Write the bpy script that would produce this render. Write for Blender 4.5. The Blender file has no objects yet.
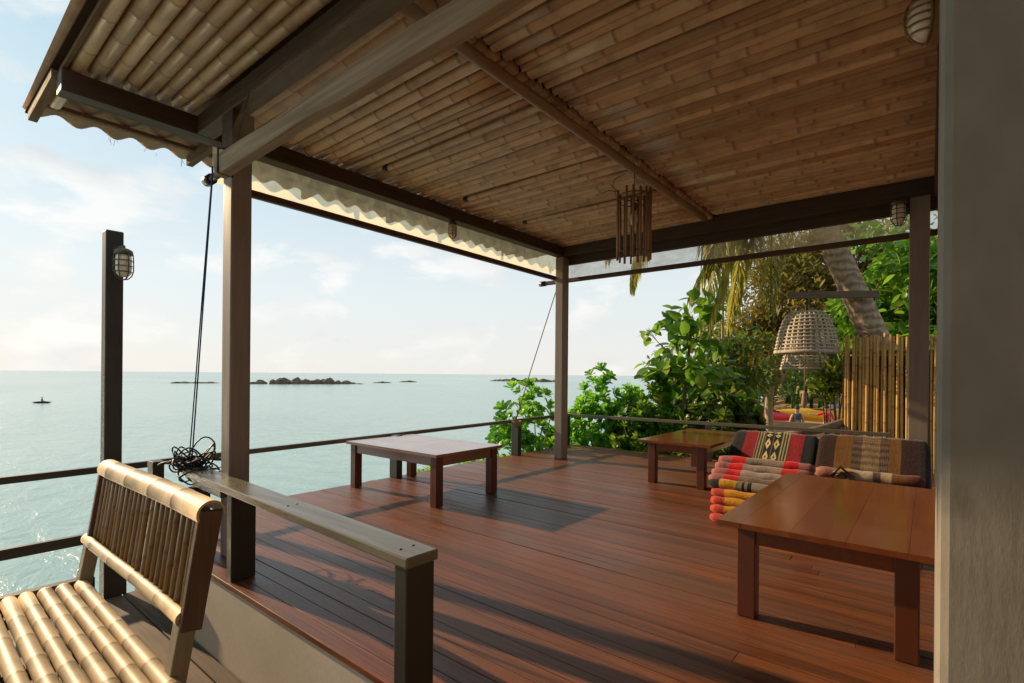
import bpy, math, random
from mathutils import Vector, Matrix
R = math.radians
rng = random.Random(7)
scene = bpy.context.scene
COL = scene.collection

# ------------------------------------------------------------------ mesh builder
class MB:
    def __init__(self):
        self.v = []; self.f = []; self.s = []; self.att = {}
    def vert(self, p, **a):
        self.v.append((p[0], p[1], p[2]))
        i = len(self.v) - 1
        for k, x in a.items():
            self.att.setdefault(k, {})[i] = x
        return i
    def face(self, idx, smooth=False):
        self.f.append(tuple(idx)); self.s.append(smooth)
    def box(self, lo, hi, rot=None, piv=None):
        x0, y0, z0 = lo; x1, y1, z1 = hi
        ps = [Vector(p) for p in ((x0,y0,z0),(x1,y0,z0),(x1,y1,z0),(x0,y1,z0),(x0,y0,z1),(x1,y0,z1),(x1,y1,z1),(x0,y1,z1))]
        if rot is not None:
            c = Vector(piv) if piv else Vector(((x0+x1)/2,(y0+y1)/2,(z0+z1)/2))
            ps = [rot @ (p - c) + c for p in ps]
        b = [self.vert(p) for p in ps]
        for q in ((3,2,1,0),(4,5,6,7),(0,1,5,4),(1,2,6,5),(2,3,7,6),(3,0,4,7)):
            self.face([b[i] for i in q])
    def bar(self, p0, p1, w, h, up=(0,0,1)):
        """rectangular bar along p0-p1, w sideways, h along up"""
        p0 = Vector(p0); p1 = Vector(p1); d = (p1-p0).normalized()
        u = Vector(up); sd = d.cross(u).normalized(); u = sd.cross(d).normalized()
        b = []
        for p in (p0, p1):
            for a, c in ((-1,-1),(1,-1),(1,1),(-1,1)):
                b.append(self.vert(p + sd*(a*w/2) + u*(c*h/2)))
        for q in ((3,2,1,0),(4,5,6,7),(0,1,5,4),(1,2,6,5),(2,3,7,6),(3,0,4,7)):
            self.face([b[i] for i in q])
    def tube(self, pts, rad, n=10, cap=True, nd=None, closed=False, attrs=None, squash=1.0):
        pts = [Vector(p) for p in pts]
        m = len(pts)
        if not isinstance(rad, (list, tuple)): rad = [rad]*m
        rings = []
        prev = None
        for i, p in enumerate(pts):
            if closed: d = pts[(i+1) % m] - pts[i-1]
            else: d = pts[min(i+1, m-1)] - pts[max(i-1, 0)]
            if d.length < 1e-9: d = Vector((0,0,1))
            d.normalize()
            if prev is None:
                a = Vector((0,0,1)) if abs(d.z) < .9 else Vector((1,0,0))
                sd = d.cross(a).normalized()
            else:
                sd = prev - d*prev.dot(d)
                if sd.length < 1e-6: sd = d.orthogonal()
                sd.normalize()
            prev = sd
            up = sd.cross(d)
            ring = []
            for k in range(n):
                t = 2*math.pi*k/n
                a = {}
                if nd is not None: a['nd'] = nd[i]
                if attrs is not None:
                    for kk, vv in attrs.items(): a[kk] = vv[i]
                ring.append(self.vert(p + (sd*math.cos(t) + up*math.sin(t)*squash)*rad[i], **a))
            rings.append(ring)
        rg = range(m) if closed else range(m-1)
        for i in rg:
            A = rings[i]; B = rings[(i+1) % m]
            for k in range(n):
                k2 = (k+1) % n
                self.face((A[k], B[k], B[k2], A[k2]), True)
        if cap and not closed:
            self.face(rings[0], False)
            self.face(list(reversed(rings[-1])), False)
    def bamboo(self, p0, p1, r, n=10, gap=.34, taper=.0, wob=.006, ring=1.07):
        p0 = Vector(p0); p1 = Vector(p1); L = (p1-p0).length; d = (p1-p0)/L
        s = -rng.random()*gap
        nodes = []
        while s < L:
            s += gap*rng.uniform(.75, 1.25)
            if .02 < s < L-.02: nodes.append(s)
        stops = [(0, 1, 0)]
        for q in nodes:
            stops += [(q-.016, .99, 0), (q-.005, ring, .6), (q+.001, ring*.99, 1), (q+.007, ring*.985, .5), (q+.02, .99, 0)]
        stops.append((L, 1, 0))
        stops = [x for x in stops if 0 <= x[0] <= L]
        stops.sort()
        off = Vector((rng.uniform(-1,1), rng.uniform(-1,1), rng.uniform(-1,1)))*wob
        ph = rng.random()*6
        pts = [p0 + d*q + off*math.sin(ph + q*1.6) for q, _, _ in stops]
        rad = [r*k*(1 - taper*q/L) for q, k, _ in stops]
        self.tube(pts, rad, n, True, nd=[x[2] for x in stops])
    def lathe(self, prof, c, n=20, axis='z', cap=True):
        """prof list of (radius, height)"""
        rings = []
        for r, h in prof:
            ring = []
            for k in range(n):
                t = 2*math.pi*k/n
                a, b = r*math.cos(t), r*math.sin(t)
                if axis == 'z': p = (c[0]+a, c[1]+b, c[2]+h)
                elif axis == 'x': p = (c[0]+h, c[1]+a, c[2]+b)
                else: p = (c[0]+b, c[1]+h, c[2]+a)
                ring.append(self.vert(p))
            rings.append(ring)
        for A, B in zip(rings, rings[1:]):
            for k in range(n):
                k2 = (k+1) % n
                self.face((A[k], A[k2], B[k2], B[k]), True)
        if cap:
            self.face(list(reversed(rings[0]))); self.face(rings[-1])

def tag(o, label=None, cat=None, group=None, kind=None):
    if label: o['label'] = label
    if cat: o['category'] = cat
    if group: o['group'] = group
    if kind: o['kind'] = kind
    return o

WORLD_AT = {}
def link(name, mb, mat, parent=None, loc=None, bevel=0, solid=0):
    """one mesh object out of a builder; its vertices are given in world metres"""
    base = Vector(loc) if loc is not None else (WORLD_AT[parent.name] if parent else Vector((0,0,0)))
    me = bpy.data.meshes.new(name)
    me.from_pydata([(x-base.x, y-base.y, z-base.z) for x, y, z in mb.v], [], mb.f)
    me.polygons.foreach_set('use_smooth', mb.s)
    for k, d in mb.att.items():
        at = me.attributes.new(k, 'FLOAT', 'POINT')
        at.data.foreach_set('value', [d.get(i, 0.0) for i in range(len(mb.v))])
    me.materials.append(mat)
    me.update()
    o = bpy.data.objects.new(name, me)
    COL.objects.link(o)
    if parent:
        o.parent = parent
        o.location = base - WORLD_AT[parent.name]
    else:
        o.location = base
    WORLD_AT[o.name] = base
    if bevel:
        m = o.modifiers.new('Bevel', 'BEVEL'); m.width = bevel; m.segments = 2; m.limit_method = 'ANGLE'
    if solid:
        m = o.modifiers.new('Solidify', 'SOLIDIFY'); m.thickness = solid; m.offset = 0
    return o
def thing(name, label, cat, loc, group=None):
    o = bpy.data.objects.new(name, None); COL.objects.link(o)
    o.location = loc; o.empty_display_size = .1
    WORLD_AT[o.name] = Vector(loc)
    return tag(o, label, cat, group)

# ------------------------------------------------------------------ materials
class NT:
    def __init__(self, name):
        self.m = bpy.data.materials.new(name); self.m.use_nodes = True
        self.t = self.m.node_tree; self.n = self.t.nodes; self.L = self.t.links
        self.bsdf = self.n['Principled BSDF']; self.out = self.n['Material Output']
    def add(self, typ, **kw):
        x = self.n.new(typ)
        for k, v in kw.items(): setattr(x, k, v)
        return x
    def c(self, a, b): self.L.new(a, b)
    def coord(self, scale=(1,1,1), kind='Object', rot=(0,0,0)):
        tc = self.add('ShaderNodeTexCoord'); mp = self.add('ShaderNodeMapping')
        mp.inputs['Scale'].default_value = scale; mp.inputs['Rotation'].default_value = rot
        self.c(tc.outputs[kind], mp.inputs['Vector'])
        return mp.outputs['Vector']
    def noise(self, vec, scale=5, detail=4, rough=.55, dist=0):
        x = self.add('ShaderNodeTexNoise')
        x.inputs['Scale'].default_value = scale; x.inputs['Detail'].default_value = detail
        x.inputs['Roughness'].default_value = rough; x.inputs['Distortion'].default_value = dist
        if vec is not None: self.c(vec, x.inputs['Vector'])
        return x.outputs['Fac']
    def ramp(self, fac, stops, interp='LINEAR'):
        x = self.add('ShaderNodeValToRGB'); cr = x.color_ramp; cr.interpolation = interp
        while len(cr.elements) > 1: cr.elements.remove(cr.elements[-1])
        for i, (p, col) in enumerate(stops):
            e = cr.elements[0] if i == 0 else cr.elements.new(p)
            e.position = p; e.color = (*col, 1) if len(col) == 3 else col
        self.c(fac, x.inputs['Fac'])
        return x.outputs['Color']
    def math(self, op, a, b=None, clamp=False):
        x = self.add('ShaderNodeMath', operation=op, use_clamp=clamp)
        for i, q in enumerate((a, b)):
            if q is None: continue
            if isinstance(q, (int, float)): x.inputs[i].default_value = q
            else: self.c(q, x.inputs[i])
        return x.outputs[0]
    def mix(self, fac, a, b, mode='MIX'):
        x = self.add('ShaderNodeMix', data_type='RGBA', blend_type=mode)
        if isinstance(fac, (int, float)): x.inputs[0].default_value = fac
        else: self.c(fac, x.inputs[0])
        for i, q in ((6, a), (7, b)):
            if isinstance(q, (tuple, list)): x.inputs[i].default_value = (*q[:3], 1)
            else: self.c(q, x.inputs[i])
        return x.outputs[2]
    def island(self):
        return self.add('ShaderNodeNewGeometry').outputs['Random Per Island']
    def attr(self, name):
        return self.add('ShaderNodeAttribute', attribute_name=name).outputs['Fac']
    def bump(self, h, strength=.3, dist=.01):
        x = self.add('ShaderNodeBump'); x.inputs['Strength'].default_value = strength
        x.inputs['Distance'].default_value = dist
        self.c(h, x.inputs['Height']); self.c(x.outputs['Normal'], self.bsdf.inputs['Normal'])
    def base(self, col, rough=.6, spec=.5):
        if isinstance(col, tuple): self.bsdf.inputs['Base Color'].default_value = (*col, 1)
        else: self.c(col, self.bsdf.inputs['Base Color'])
        if isinstance(rough, (int, float)): self.bsdf.inputs['Roughness'].default_value = rough
        else: self.c(rough, self.bsdf.inputs['Roughness'])
        self.bsdf.inputs['Specular IOR Level'].default_value = spec

def wood(name, dark, light, axis='x', rough=.5, var=.5, grain=1.0, bump=.25, spec=.4, stain=0.25):
    k = NT(name)
    s = {'x': (1.2, 22, 22), 'y': (22, 1.2, 22), 'z': (22, 22, 1.2)}[axis]
    g = k.noise(k.coord(tuple(q*grain for q in s)), 2.2, 6, .62, .6)
    lo = k.noise(k.coord((1,1,1)), 1.7, 3)
    mixf = k.math('ADD', k.math('MULTIPLY', g, 1-var), k.math('MULTIPLY', k.island(), var))
    col = k.ramp(mixf, [(.2, dark), (.75, light)])
    col = k.mix(k.math('MULTIPLY', k.ramp(lo, [(.45, (0,0,0)), (.75, (1,1,1))]), stain), col, tuple(q*.45 for q in dark))
    rr = k.ramp(g, [(.3, (rough+.12,)*3), (.7, (rough-.08,)*3)])
    k.base(col, rr, spec); k.bump(g, bump, .004)
    return k.m

def bamboo_mat(name, dark, light, axis='x', rough=.4, node=(.05,.025,.012), spec=.5, blotch=.35):
    k = NT(name)
    s = {'x': (1.0, 40, 40), 'y': (40, 1.0, 40), 'z': (40, 40, 1.0)}[axis]
    g = k.noise(k.coord(s), 1.6, 4, .6)
    b = k.noise(k.coord((3,3,3)), 2.0, 4, .6)
    f = k.math('ADD', k.math('MULTIPLY', g, .45), k.math('MULTIPLY', k.island(), .55))
    col = k.ramp(f, [(.18, dark), (.78, light)])
    col = k.mix(k.math('MULTIPLY', k.ramp(b, [(.48, (0,0,0)), (.7, (1,1,1))]), blotch), col, tuple(q*.55 for q in dark))
    col = k.mix(k.math('MULTIPLY', k.attr('nd'), .75), col, node)
    k.base(col, rough, spec); k.bump(g, .12, .003)
    return k.m

def plain(name, col, rough=.6, spec=.4, nscale=30, namp=.25, bump=.15, metallic=0):
    k = NT(name)
    n = k.noise(k.coord(), nscale, 5, .6)
    n2 = k.noise(k.coord(), nscale*.08, 3, .6)
    c0 = tuple(q*(1-namp) for q in col); c1 = tuple(min(1, q*(1+namp)) for q in col)
    k.base(k.ramp(k.math('ADD', k.math('MULTIPLY', n, .5), k.math('MULTIPLY', n2, .5)), [(.3, c0), (.7, c1)]), rough, spec)
    k.bsdf.inputs['Metallic'].default_value = metallic
    if bump: k.bump(n, bump, .003)
    return k.m

def leafmat(name, stops, rough=.42, trans=.35, tcol=(.35,.5,.06)):
    k = NT(name)
    col = k.ramp(k.island(), stops)
    n = k.noise(k.coord(), 6, 2)
    col = k.mix(k.math('MULTIPLY', n, .3), col, stops[0][1])
    k.base(col, rough, .45)
    tr = k.add('ShaderNodeBsdfTranslucent')
    k.c(k.mix(.5, col, tcol), tr.inputs['Color'])
    mx = k.add('ShaderNodeMixShader'); mx.inputs[0].default_value = trans
    k.c(k.bsdf.outputs[0], mx.inputs[1]); k.c(tr.outputs[0], mx.inputs[2])
    k.c(mx.outputs[0], k.out.inputs['Surface'])
    return k.m

M = {}
def mk_deck():
    k = NT('deck_wood')
    isl = k.island()
    fine = k.noise(k.coord((1.0, 70, 30)), 1.5, 6, .65, .4)
    streak = k.noise(k.coord((.35, 14, 4)), 1.6, 5, .6, .6)
    worn = k.noise(k.coord((.5, 1.1, 1)), 1.3, 6, .62, .4)
    spot = k.noise(k.coord((6, 9, 1)), 3.0, 3, .5)
    base = k.ramp(isl, [(0, (.06,.020,.010)), (.2, (.14,.041,.014)), (.45, (.225,.067,.019)), (.7, (.135,.058,.032)), (.85, (.18,.053,.016)), (1, (.27,.092,.029))])
    col = k.mix(k.ramp(streak, [(.40, (0,0,0)), (.62, (.6,.6,.6))]), base, (.28,.085,.023))
    col = k.mix(k.ramp(fine, [(.40, (.85,.85,.85)), (.56, (0,0,0))]), col, (.058,.022,.010))
    col = k.mix(k.ramp(worn, [(.47, (0,0,0)), (.66, (.5,.5,.5))]), col, (.145,.078,.05))
    sx = k.add('ShaderNodeSeparateXYZ'); k.c(k.coord(), sx.inputs[0])
    dx = k.math('MULTIPLY', k.math('ABSOLUTE', k.math('SUBTRACT', k.math('FRACT', k.math('DIVIDE', sx.outputs[0], .6)), .5)), .6)
    fy = k.math('FRACT', k.math('DIVIDE', k.math('SUBTRACT', sx.outputs[1], 1.235), .094))
    dy = k.math('MULTIPLY', k.math('ABSOLUTE', k.math('SUBTRACT', k.math('ABSOLUTE', k.math('SUBTRACT', fy, .49)), .27)), .094)
    screw = k.math('LESS_THAN', k.math('ADD', k.math('POWER', dx, 2), k.math('POWER', dy, 2)), .0000145)
    col = k.mix(k.math('MULTIPLY', screw, .8), col, (.02,.014,.01))
    col = k.mix(k.ramp(spot, [(.70, (0,0,0)), (.76, (.6,.6,.6))]), col, (.03,.016,.01))
    rough = k.ramp(k.math('ADD', k.math('MULTIPLY', worn, .6), k.math('MULTIPLY', fine, .4)), [(.35, (.30,)*3), (.65, (.56,)*3)])
    k.base(col, rough, .45); k.bump(k.math('ADD', fine, k.math('MULTIPLY', spot, .3)), .35, .003)
    return k.m
M['deck'] = mk_deck()
M['beam'] = wood('beam_wood', (.035,.02,.012), (.085,.048,.028), 'y', .6, .2, .7)
M['beamx'] = wood('beam_wood_across', (.04,.023,.013), (.10,.058,.032), 'x', .6, .2, .7)
M['shade_matte'] = plain('shade_matte_dark', (.045,.028,.018), .95, .0, 20, .3, .1)  # near-black surface for the boards that paint in roof shade
M['rafter'] = wood('rafter_wood', (.13,.08,.045), (.27,.17,.10), 'x', .8, .3, spec=.08)
M['post'] = wood('post_paint', (.20,.155,.118), (.29,.23,.18), 'z', .5, .15, .6, .12, .4, .12)
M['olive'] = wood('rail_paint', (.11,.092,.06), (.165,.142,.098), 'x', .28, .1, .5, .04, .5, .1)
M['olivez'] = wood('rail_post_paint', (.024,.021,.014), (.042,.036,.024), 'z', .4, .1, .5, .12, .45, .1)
M['darkrail'] = wood('dark_rail_paint', (.03,.024,.018), (.06,.048,.036), 'y', .45, .1, .5)
M['lamppost'] = wood('lamp_post_paint', (.03,.025,.02), (.06,.05,.04), 'z', .5, .1, .5)
M['roofsheet'] = plain('roof_sheet', (.31,.18,.10), .85, .15, 12, .4)
M['plaster'] = plain('wall_plaster', (.50,.43,.335), .85, .2, 40, .1, .2)
M['ceil'] = bamboo_mat('ceiling_bamboo', (.38,.225,.115), (.68,.44,.24), 'x', .44, (.18,.10,.05), .45, .5)
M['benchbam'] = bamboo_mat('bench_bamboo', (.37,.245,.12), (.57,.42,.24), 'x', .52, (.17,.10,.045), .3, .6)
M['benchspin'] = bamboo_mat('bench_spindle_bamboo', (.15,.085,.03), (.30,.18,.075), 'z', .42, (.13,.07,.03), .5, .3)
M['benchwood'] = wood('bench_wood', (.07,.035,.018), (.15,.078,.04), 'z', .5, .2)
M['benchleg'] = wood('bench_leg_wood', (.19,.15,.09), (.28,.22,.14), 'z', .5, .2)
M['terrace'] = wood('terrace_planks', (.045,.028,.017), (.15,.10,.063), 'x', .65, .35, .8, .4, .4, .6)
def varnish(name, axis, dark, light, rough):
    k = NT(name)
    sc = (16, 1.0, 16) if axis == 'y' else (1.0, 16, 16)
    g = k.noise(k.coord(sc), 1.4, 5, .6, .5); lo = k.noise(k.coord(), 2.2, 4, .6)
    f = k.math('ADD', k.math('MULTIPLY', g, .55), k.math('ADD', k.math('MULTIPLY', lo, .25), k.math('MULTIPLY', k.island(), .2)))
    k.base(k.ramp(f, [(.3, dark), (.68, light)]), k.ramp(lo, [(.3, (rough,)*3), (.7, (rough+.12,)*3)]), .5)
    k.bsdf.inputs['Coat Weight'].default_value = .35; k.bsdf.inputs['Coat Roughness'].default_value = .12
    k.bump(g, .03, .002)
    return k.m
M['table'] = varnish('table_varnish', 'y', (.125,.028,.006), (.235,.058,.011), .12)
M['tablex_sky'] = varnish('table_varnish_across_sky', 'x', (.21,.105,.07), (.30,.16,.115), .14)  # paler copy of the table varnish; reflected sky put into the colour
M['tableleg'] = wood('table_leg_wood', (.075,.019,.008), (.14,.037,.014), 'z', .32, .2, .8, .08, .5, .2)
M['fence'] = bamboo_mat('fence_bamboo', (.38,.20,.045), (.72,.44,.13), 'z', .45, (.12,.06,.02), .4, .4)
M['stick'] = wood('lamp_sticks', (.14,.065,.025), (.34,.18,.08), 'z', .5, .5)
M['cane'] = wood('basket_cane', (.36,.30,.23), (.60,.52,.42), 'z', .7, .3, .6)
M['black'] = plain('black_plastic', (.012,.012,.013), .4, .5, 60, .3, .05)
M['metal'] = plain('lamp_cage_metal', (.10,.085,.06), .5, .5, 60, .3, .1, .3)
M['lampglass'] = plain('lamp_cream_glass', (.80,.70,.52), .35, .5, 40, .1, 0)
M['blackrope'] = plain('black_rope', (.008,.009,.012), .5, .5, 120, .4, .3)
M['bluerope'] = plain('blue_rope', (.012,.035,.12), .6, .3, 160, .4, .3)
M['tanrope'] = plain('tan_rope', (.30,.2,.12), .8, .2, 160, .3, .3)
M['brass'] = plain('brass_cord', (.35,.22,.05), .5, .4, 90, .2, .1)
M['skin'] = plain('skin', (.42,.24,.15), .55, .4, 30, .1, 0)
M['hair'] = plain('dark_hair', (.015,.01,.008), .6, .4, 90, .3, .3)
M['greycloth'] = plain('dark_patterned_cloth', (.06,.075,.10), .8, .2, 18, .8, .1)
M['redcloth'] = plain('red_cloth', (.6,.02,.025), .8, .2, 40, .2, .1)
M['darkcloth'] = plain('navy_cloth', (.02,.025,.04), .8, .2, 40, .2, .1)
M['yellowboat'] = plain('yellow_hull', (.75,.36,.02), .35, .5, 3, .12, 0)
M['redboat'] = plain('red_hull', (.6,.03,.04), .35, .5, 3, .12, 0)
M['greywood'] = wood('grey_driftwood', (.14,.10,.075), (.28,.22,.17), 'x', .8, .3)
M['rock'] = plain('islet_rock', (.13,.095,.065), .9, .2, 2.2, .6, .6)
M['palmtrunk'] = None
M['bark'] = wood('tree_bark', (.10,.07,.05), (.26,.2,.15), 'z', .9, .2, .4, .5)
M['palebark'] = wood('pale_bark', (.24,.19,.14), (.40,.33,.25), 'z', .9, .2, .4, .5)
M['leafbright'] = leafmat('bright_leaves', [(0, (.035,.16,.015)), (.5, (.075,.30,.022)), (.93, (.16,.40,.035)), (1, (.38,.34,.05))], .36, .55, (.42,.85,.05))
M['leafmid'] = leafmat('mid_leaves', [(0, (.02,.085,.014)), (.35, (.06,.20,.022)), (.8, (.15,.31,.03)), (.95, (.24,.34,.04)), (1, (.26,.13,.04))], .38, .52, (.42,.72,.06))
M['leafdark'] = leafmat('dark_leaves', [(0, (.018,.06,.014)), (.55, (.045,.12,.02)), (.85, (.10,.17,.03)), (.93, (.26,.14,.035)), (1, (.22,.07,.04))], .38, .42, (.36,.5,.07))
M['leafolive'] = leafmat('olive_leaves', [(0, (.08,.09,.02)), (.5, (.19,.17,.03)), (.85, (.33,.24,.045)), (1, (.40,.21,.07))], .55, .45, (.6,.5,.1))
M['leafbrown'] = leafmat('brown_leaves', [(0, (.19,.085,.04)), (.5, (.34,.16,.065)), (1, (.45,.25,.11))], .6, .3, (.45,.25,.1))
M['frond'] = leafmat('palm_leaflets', [(0, (.10,.16,.025)), (.5, (.22,.26,.035)), (.85, (.38,.32,.055)), (1, (.46,.29,.10))], .42, .5, (.75,.66,.1))

def mk_trunk():
    k = NT('palm_bark')
    v = k.coord((1,1,1))
    w = k.add('ShaderNodeTexWave', wave_type='BANDS', bands_direction='Z')
    w.inputs['Scale'].default_value = 2.6; w.inputs['Distortion'].default_value = 2.5; w.inputs['Detail'].default_value = 3
    w.inputs['Detail Scale'].default_value = 2.0
    k.c(v, w.inputs['Vector'])
    n = k.noise(v, 14, 5)
    w.inputs['Distortion'].default_value = 7; n = k.noise(k.coord((9,9,1.5)), 3, 6, .65)
    f = k.math('ADD', k.math('MULTIPLY', w.outputs['Fac'], .32), k.math('MULTIPLY', n, .68))
    k.base(k.ramp(f, [(.25, (.20,.145,.10)), (.5, (.36,.27,.19)), (.75, (.52,.41,.29))]), .85, .2)
    k.bump(f, .25, .02)
    return k.m
M['palmtrunk'] = mk_trunk()

def mk_vinyl(name, tint, dens, gl):
    k = NT(name)
    n = k.noise(k.coord((1.5,3,3)), 2.5, 3, .5, .8)
    tr = k.add('ShaderNodeBsdfTransparent'); tr.inputs[0].default_value = (*tint, 1)
    tl = k.add('ShaderNodeBsdfTranslucent'); tl.inputs[0].default_value = (1.0,.82,.56, 1)
    df = k.add('ShaderNodeBsdfDiffuse'); df.inputs[0].default_value = (.6,.55,.46, 1)
    gs = k.add('ShaderNodeBsdfGlossy'); gs.inputs['Roughness'].default_value = .18
    bp = k.add('ShaderNodeBump'); bp.inputs['Strength'].default_value = .12; bp.inputs['Distance'].default_value = .02
    k.c(n, bp.inputs['Height']); k.c(bp.outputs[0], gs.inputs['Normal'])
    m1 = k.add('ShaderNodeMixShader'); m1.inputs[0].default_value = .3
    k.c(tl.outputs[0], m1.inputs[1]); k.c(df.outputs[0], m1.inputs[2])
    m2 = k.add('ShaderNodeMixShader')
    k.c(k.ramp(n, [(.35, (dens*.7,)*3), (.7, (dens*1.25,)*3)]), m2.inputs[0])
    k.c(tr.outputs[0], m2.inputs[1]); k.c(m1.outputs[0], m2.inputs[2])
    m3 = k.add('ShaderNodeMixShader')
    fr = k.add('ShaderNodeFresnel'); fr.inputs[0].default_value = 1.4
    k.c(k.math('MULTIPLY', fr.outputs[0], gl), m3.inputs[0])
    k.c(m2.outputs[0], m3.inputs[1]); k.c(gs.outputs[0], m3.inputs[2])
    k.c(m3.outputs[0], k.out.inputs['Surface'])
    return k.m
M['vinyl'] = mk_vinyl('clear_vinyl', (1.0,.86,.62), .52, .06)
M['vinylnear'] = mk_vinyl('clear_vinyl_near', (.98,.96,.92), .02, .3)
M['vinylfar'] = mk_vinyl('clear_vinyl_haze', (.94,.92,.88), .45, 1.0)
def mk_roll():
    k = NT('rolled_vinyl')
    n = k.noise(k.coord((.8,18,18)), 2.0, 3, .5, .5)
    k.base(k.ramp(n, [(.3, (.22,.15,.085)), (.7, (.36,.26,.165))]), .6, .12); k.bump(n, .35, .01)
    return k.m
M['roll'] = mk_roll()
M['pole'] = wood('blind_pole_wood', (.055,.026,.014), (.13,.065,.035), 'y', .45, .2)

# ------------------------------------------------------------------ cloth bands
def bands(name, stops, pat=None, scale_v=20, scale_u=60):
    """colour bands across the width u; pat = (u0, u1, ground, thread a, thread b, weave style)"""
    k = NT(name)
    u = k.attr('u'); v = k.attr('v')
    col = k.ramp(u, stops, 'CONSTANT')
    if pat:
        for (u0, u1, ground, ca, cb, style) in pat:
            inside = k.math('MULTIPLY', k.math('GREATER_THAN', u, u0), k.math('LESS_THAN', u, u1))
            if style == 'stripe':
                su = k.math('SINE', k.math('MULTIPLY', u, scale_u*6.283))
                c2 = k.mix(k.math('GREATER_THAN', su, .1), ground, ca)
                # a column of small lozenges in the middle
                for uc in (u0+(u1-u0)*.36, u0+(u1-u0)*.62):
                    du = k.math('ABSOLUTE', k.math('SUBTRACT', u, uc))
                    fv = k.math('ABSOLUTE', k.math('SUBTRACT', k.math('FRACT', k.math('MULTIPLY', v, scale_v)), .5))
                    band = k.math('LESS_THAN', du, .042)
                    c2 = k.mix(band, c2, (.012,.012,.013))
                    loz = k.math('LESS_THAN', k.math('ADD', k.math('MULTIPLY', du, 13), fv), .44)
                    hole = k.math('LESS_THAN', k.math('ADD', k.math('MULTIPLY', du, 13), fv), .14)
                    c2 = k.mix(k.math('MULTIPLY', loz, band), c2, cb)
                    c2 = k.mix(k.math('MULTIPLY', hole, band), c2, (.03,.03,.02))
            else:
                a = k.math('SINE', k.math('MULTIPLY', k.math('ADD', u, k.math('MULTIPLY', v, .8)), scale_u*6.283))
                b = k.math('SINE', k.math('MULTIPLY', k.math('SUBTRACT', u, k.math('MULTIPLY', v, .8)), scale_u*6.283))
                c2 = k.mix(k.math('GREATER_THAN', k.math('MULTIPLY', a, b), 0.0), ground, ca)
            col = k.mix(inside, col, c2)
    n = k.noise(k.coord(), 90, 4, .6)
    n2 = k.noise(k.coord(), 9, 3, .6)
    col = k.mix(.3, col, k.ramp(n2, [(.3, (.35,.35,.35)), (.7, (1,1,1))]), 'MULTIPLY')
    k.base(col, .85, .15)
    k.bsdf.inputs['Sheen Weight'].default_value = .15
    cr_ = k.noise(k.coord((1,1,1)), 26, 4, .65, 1.2)
    k.bump(k.math('ADD', k.math('MULTIPLY', n, .3), k.math('MULTIPLY', cr_, 1.4)), .6, .010)
    return k.m
K = (.010,.012,.013); RED = (.27,.008,.014); OLV = (.10,.085,.04)
M['wedge_red'] = bands('cushion_cloth_red', [(0, K), (.16, RED), (.31, OLV), (.69, RED), (.84, K)],
                       [(.31, .69, (.03,.028,.02), (.36,.30,.14), (.62,.5,.2), 'stripe')], 24, 30)
PUR = (.07,.012,.016); TAN = (.15,.066,.013); BRN = (.028,.008,.007)
M['wedge_tan'] = bands('cushion_cloth_tan', [(0, BRN), (.17, TAN), (.36, (.07,.04,.035)), (.42, (.3,.2,.12)), (.58, (.07,.04,.035)), (.63, TAN), (.76, BRN), (.90, (.02,.012,.011))],
                       [(.42, .58, (.25,.165,.09), (.12,.075,.042), (0,0,0), 'weave'), (.33, .42, (.14,.085,.05), (.04,.025,.02), (0,0,0), 'stripe0'), (.58, .66, (.14,.085,.05), (.04,.025,.02), (0,0,0), 'stripe0')], 20, 34)
PK = (.33,.11,.10); GR = (.34,.26,.19); BR_ = (.62,.014,.014)
M['mat_pink'] = bands('mat_cloth_pink', [(0, PK), (.16, BR_), (.31, GR), (.70, BR_), (.84, PK)],
                      [(.31, .70, (.38,.30,.23), (.17,.11,.085), (0,0,0), 'weave')], 20, 45)
M['mat_black'] = bands('mat_cloth_black', [(0, K), (.12, (.55,.27,.02)), (.28, (.2,.17,.1)), (.34, K), (.37,(.2,.17,.1)), (.40, K), (.44, (.24,.2,.14)), (.8, K)])
M['mat_orange'] = bands('mat_cloth_orange', [(0, (.46,.055,.032)), (.14, (.55,.25,.012)), (.86, (.46,.055,.032))])
M['mat_pale'] = bands('mat_cloth_pale', [(0, (.34,.14,.10)), (.2, (.40,.22,.08)), (.38, (.42,.33,.24)), (.55, (.12,.08,.07)), (.62, (.42,.30,.2)), (.72, TAN), (.85, (.13,.035,.03))])

# ------------------------------------------------------------------ setting: sea, beach, deck
def mk_sea():
    k = NT('sea_water')
    v = k.coord((1,1,1))
    n1 = k.noise(k.coord((.55,1.0,1)), 1.15, 5, .62, .5)
    n2 = k.noise(k.coord((.16,.3,1)), .5, 4, .55, .3)
    n3 = k.noise(k.coord((.012,.02,1)), .6, 4, .6, .2)
    h = k.math('ADD', k.math('MULTIPLY', n1, .35), k.math('MULTIPLY', n2, 1.0))
    col = k.ramp(n3, [(.35, (.19,.32,.315)), (.65, (.29,.42,.405))])
    k.base(col, .20, .5)
    k.bsdf.inputs['IOR'].default_value = 1.33
    k.bump(h, .6, .5)
    return k.m
mb = MB()
for (a, b) in ((-9000, -600), (-600, -60), (-60, 60), (60, 9000)):
    pass
S_ = 9000
q = [mb.vert(p) for p in ((-S_,-S_,-2.7),(S_,-S_,-2.7),(S_,S_,-2.7),(-S_,S_,-2.7))]
mb.face(q)
tag(link('sea', mb, mk_sea()), kind='structure')

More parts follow.
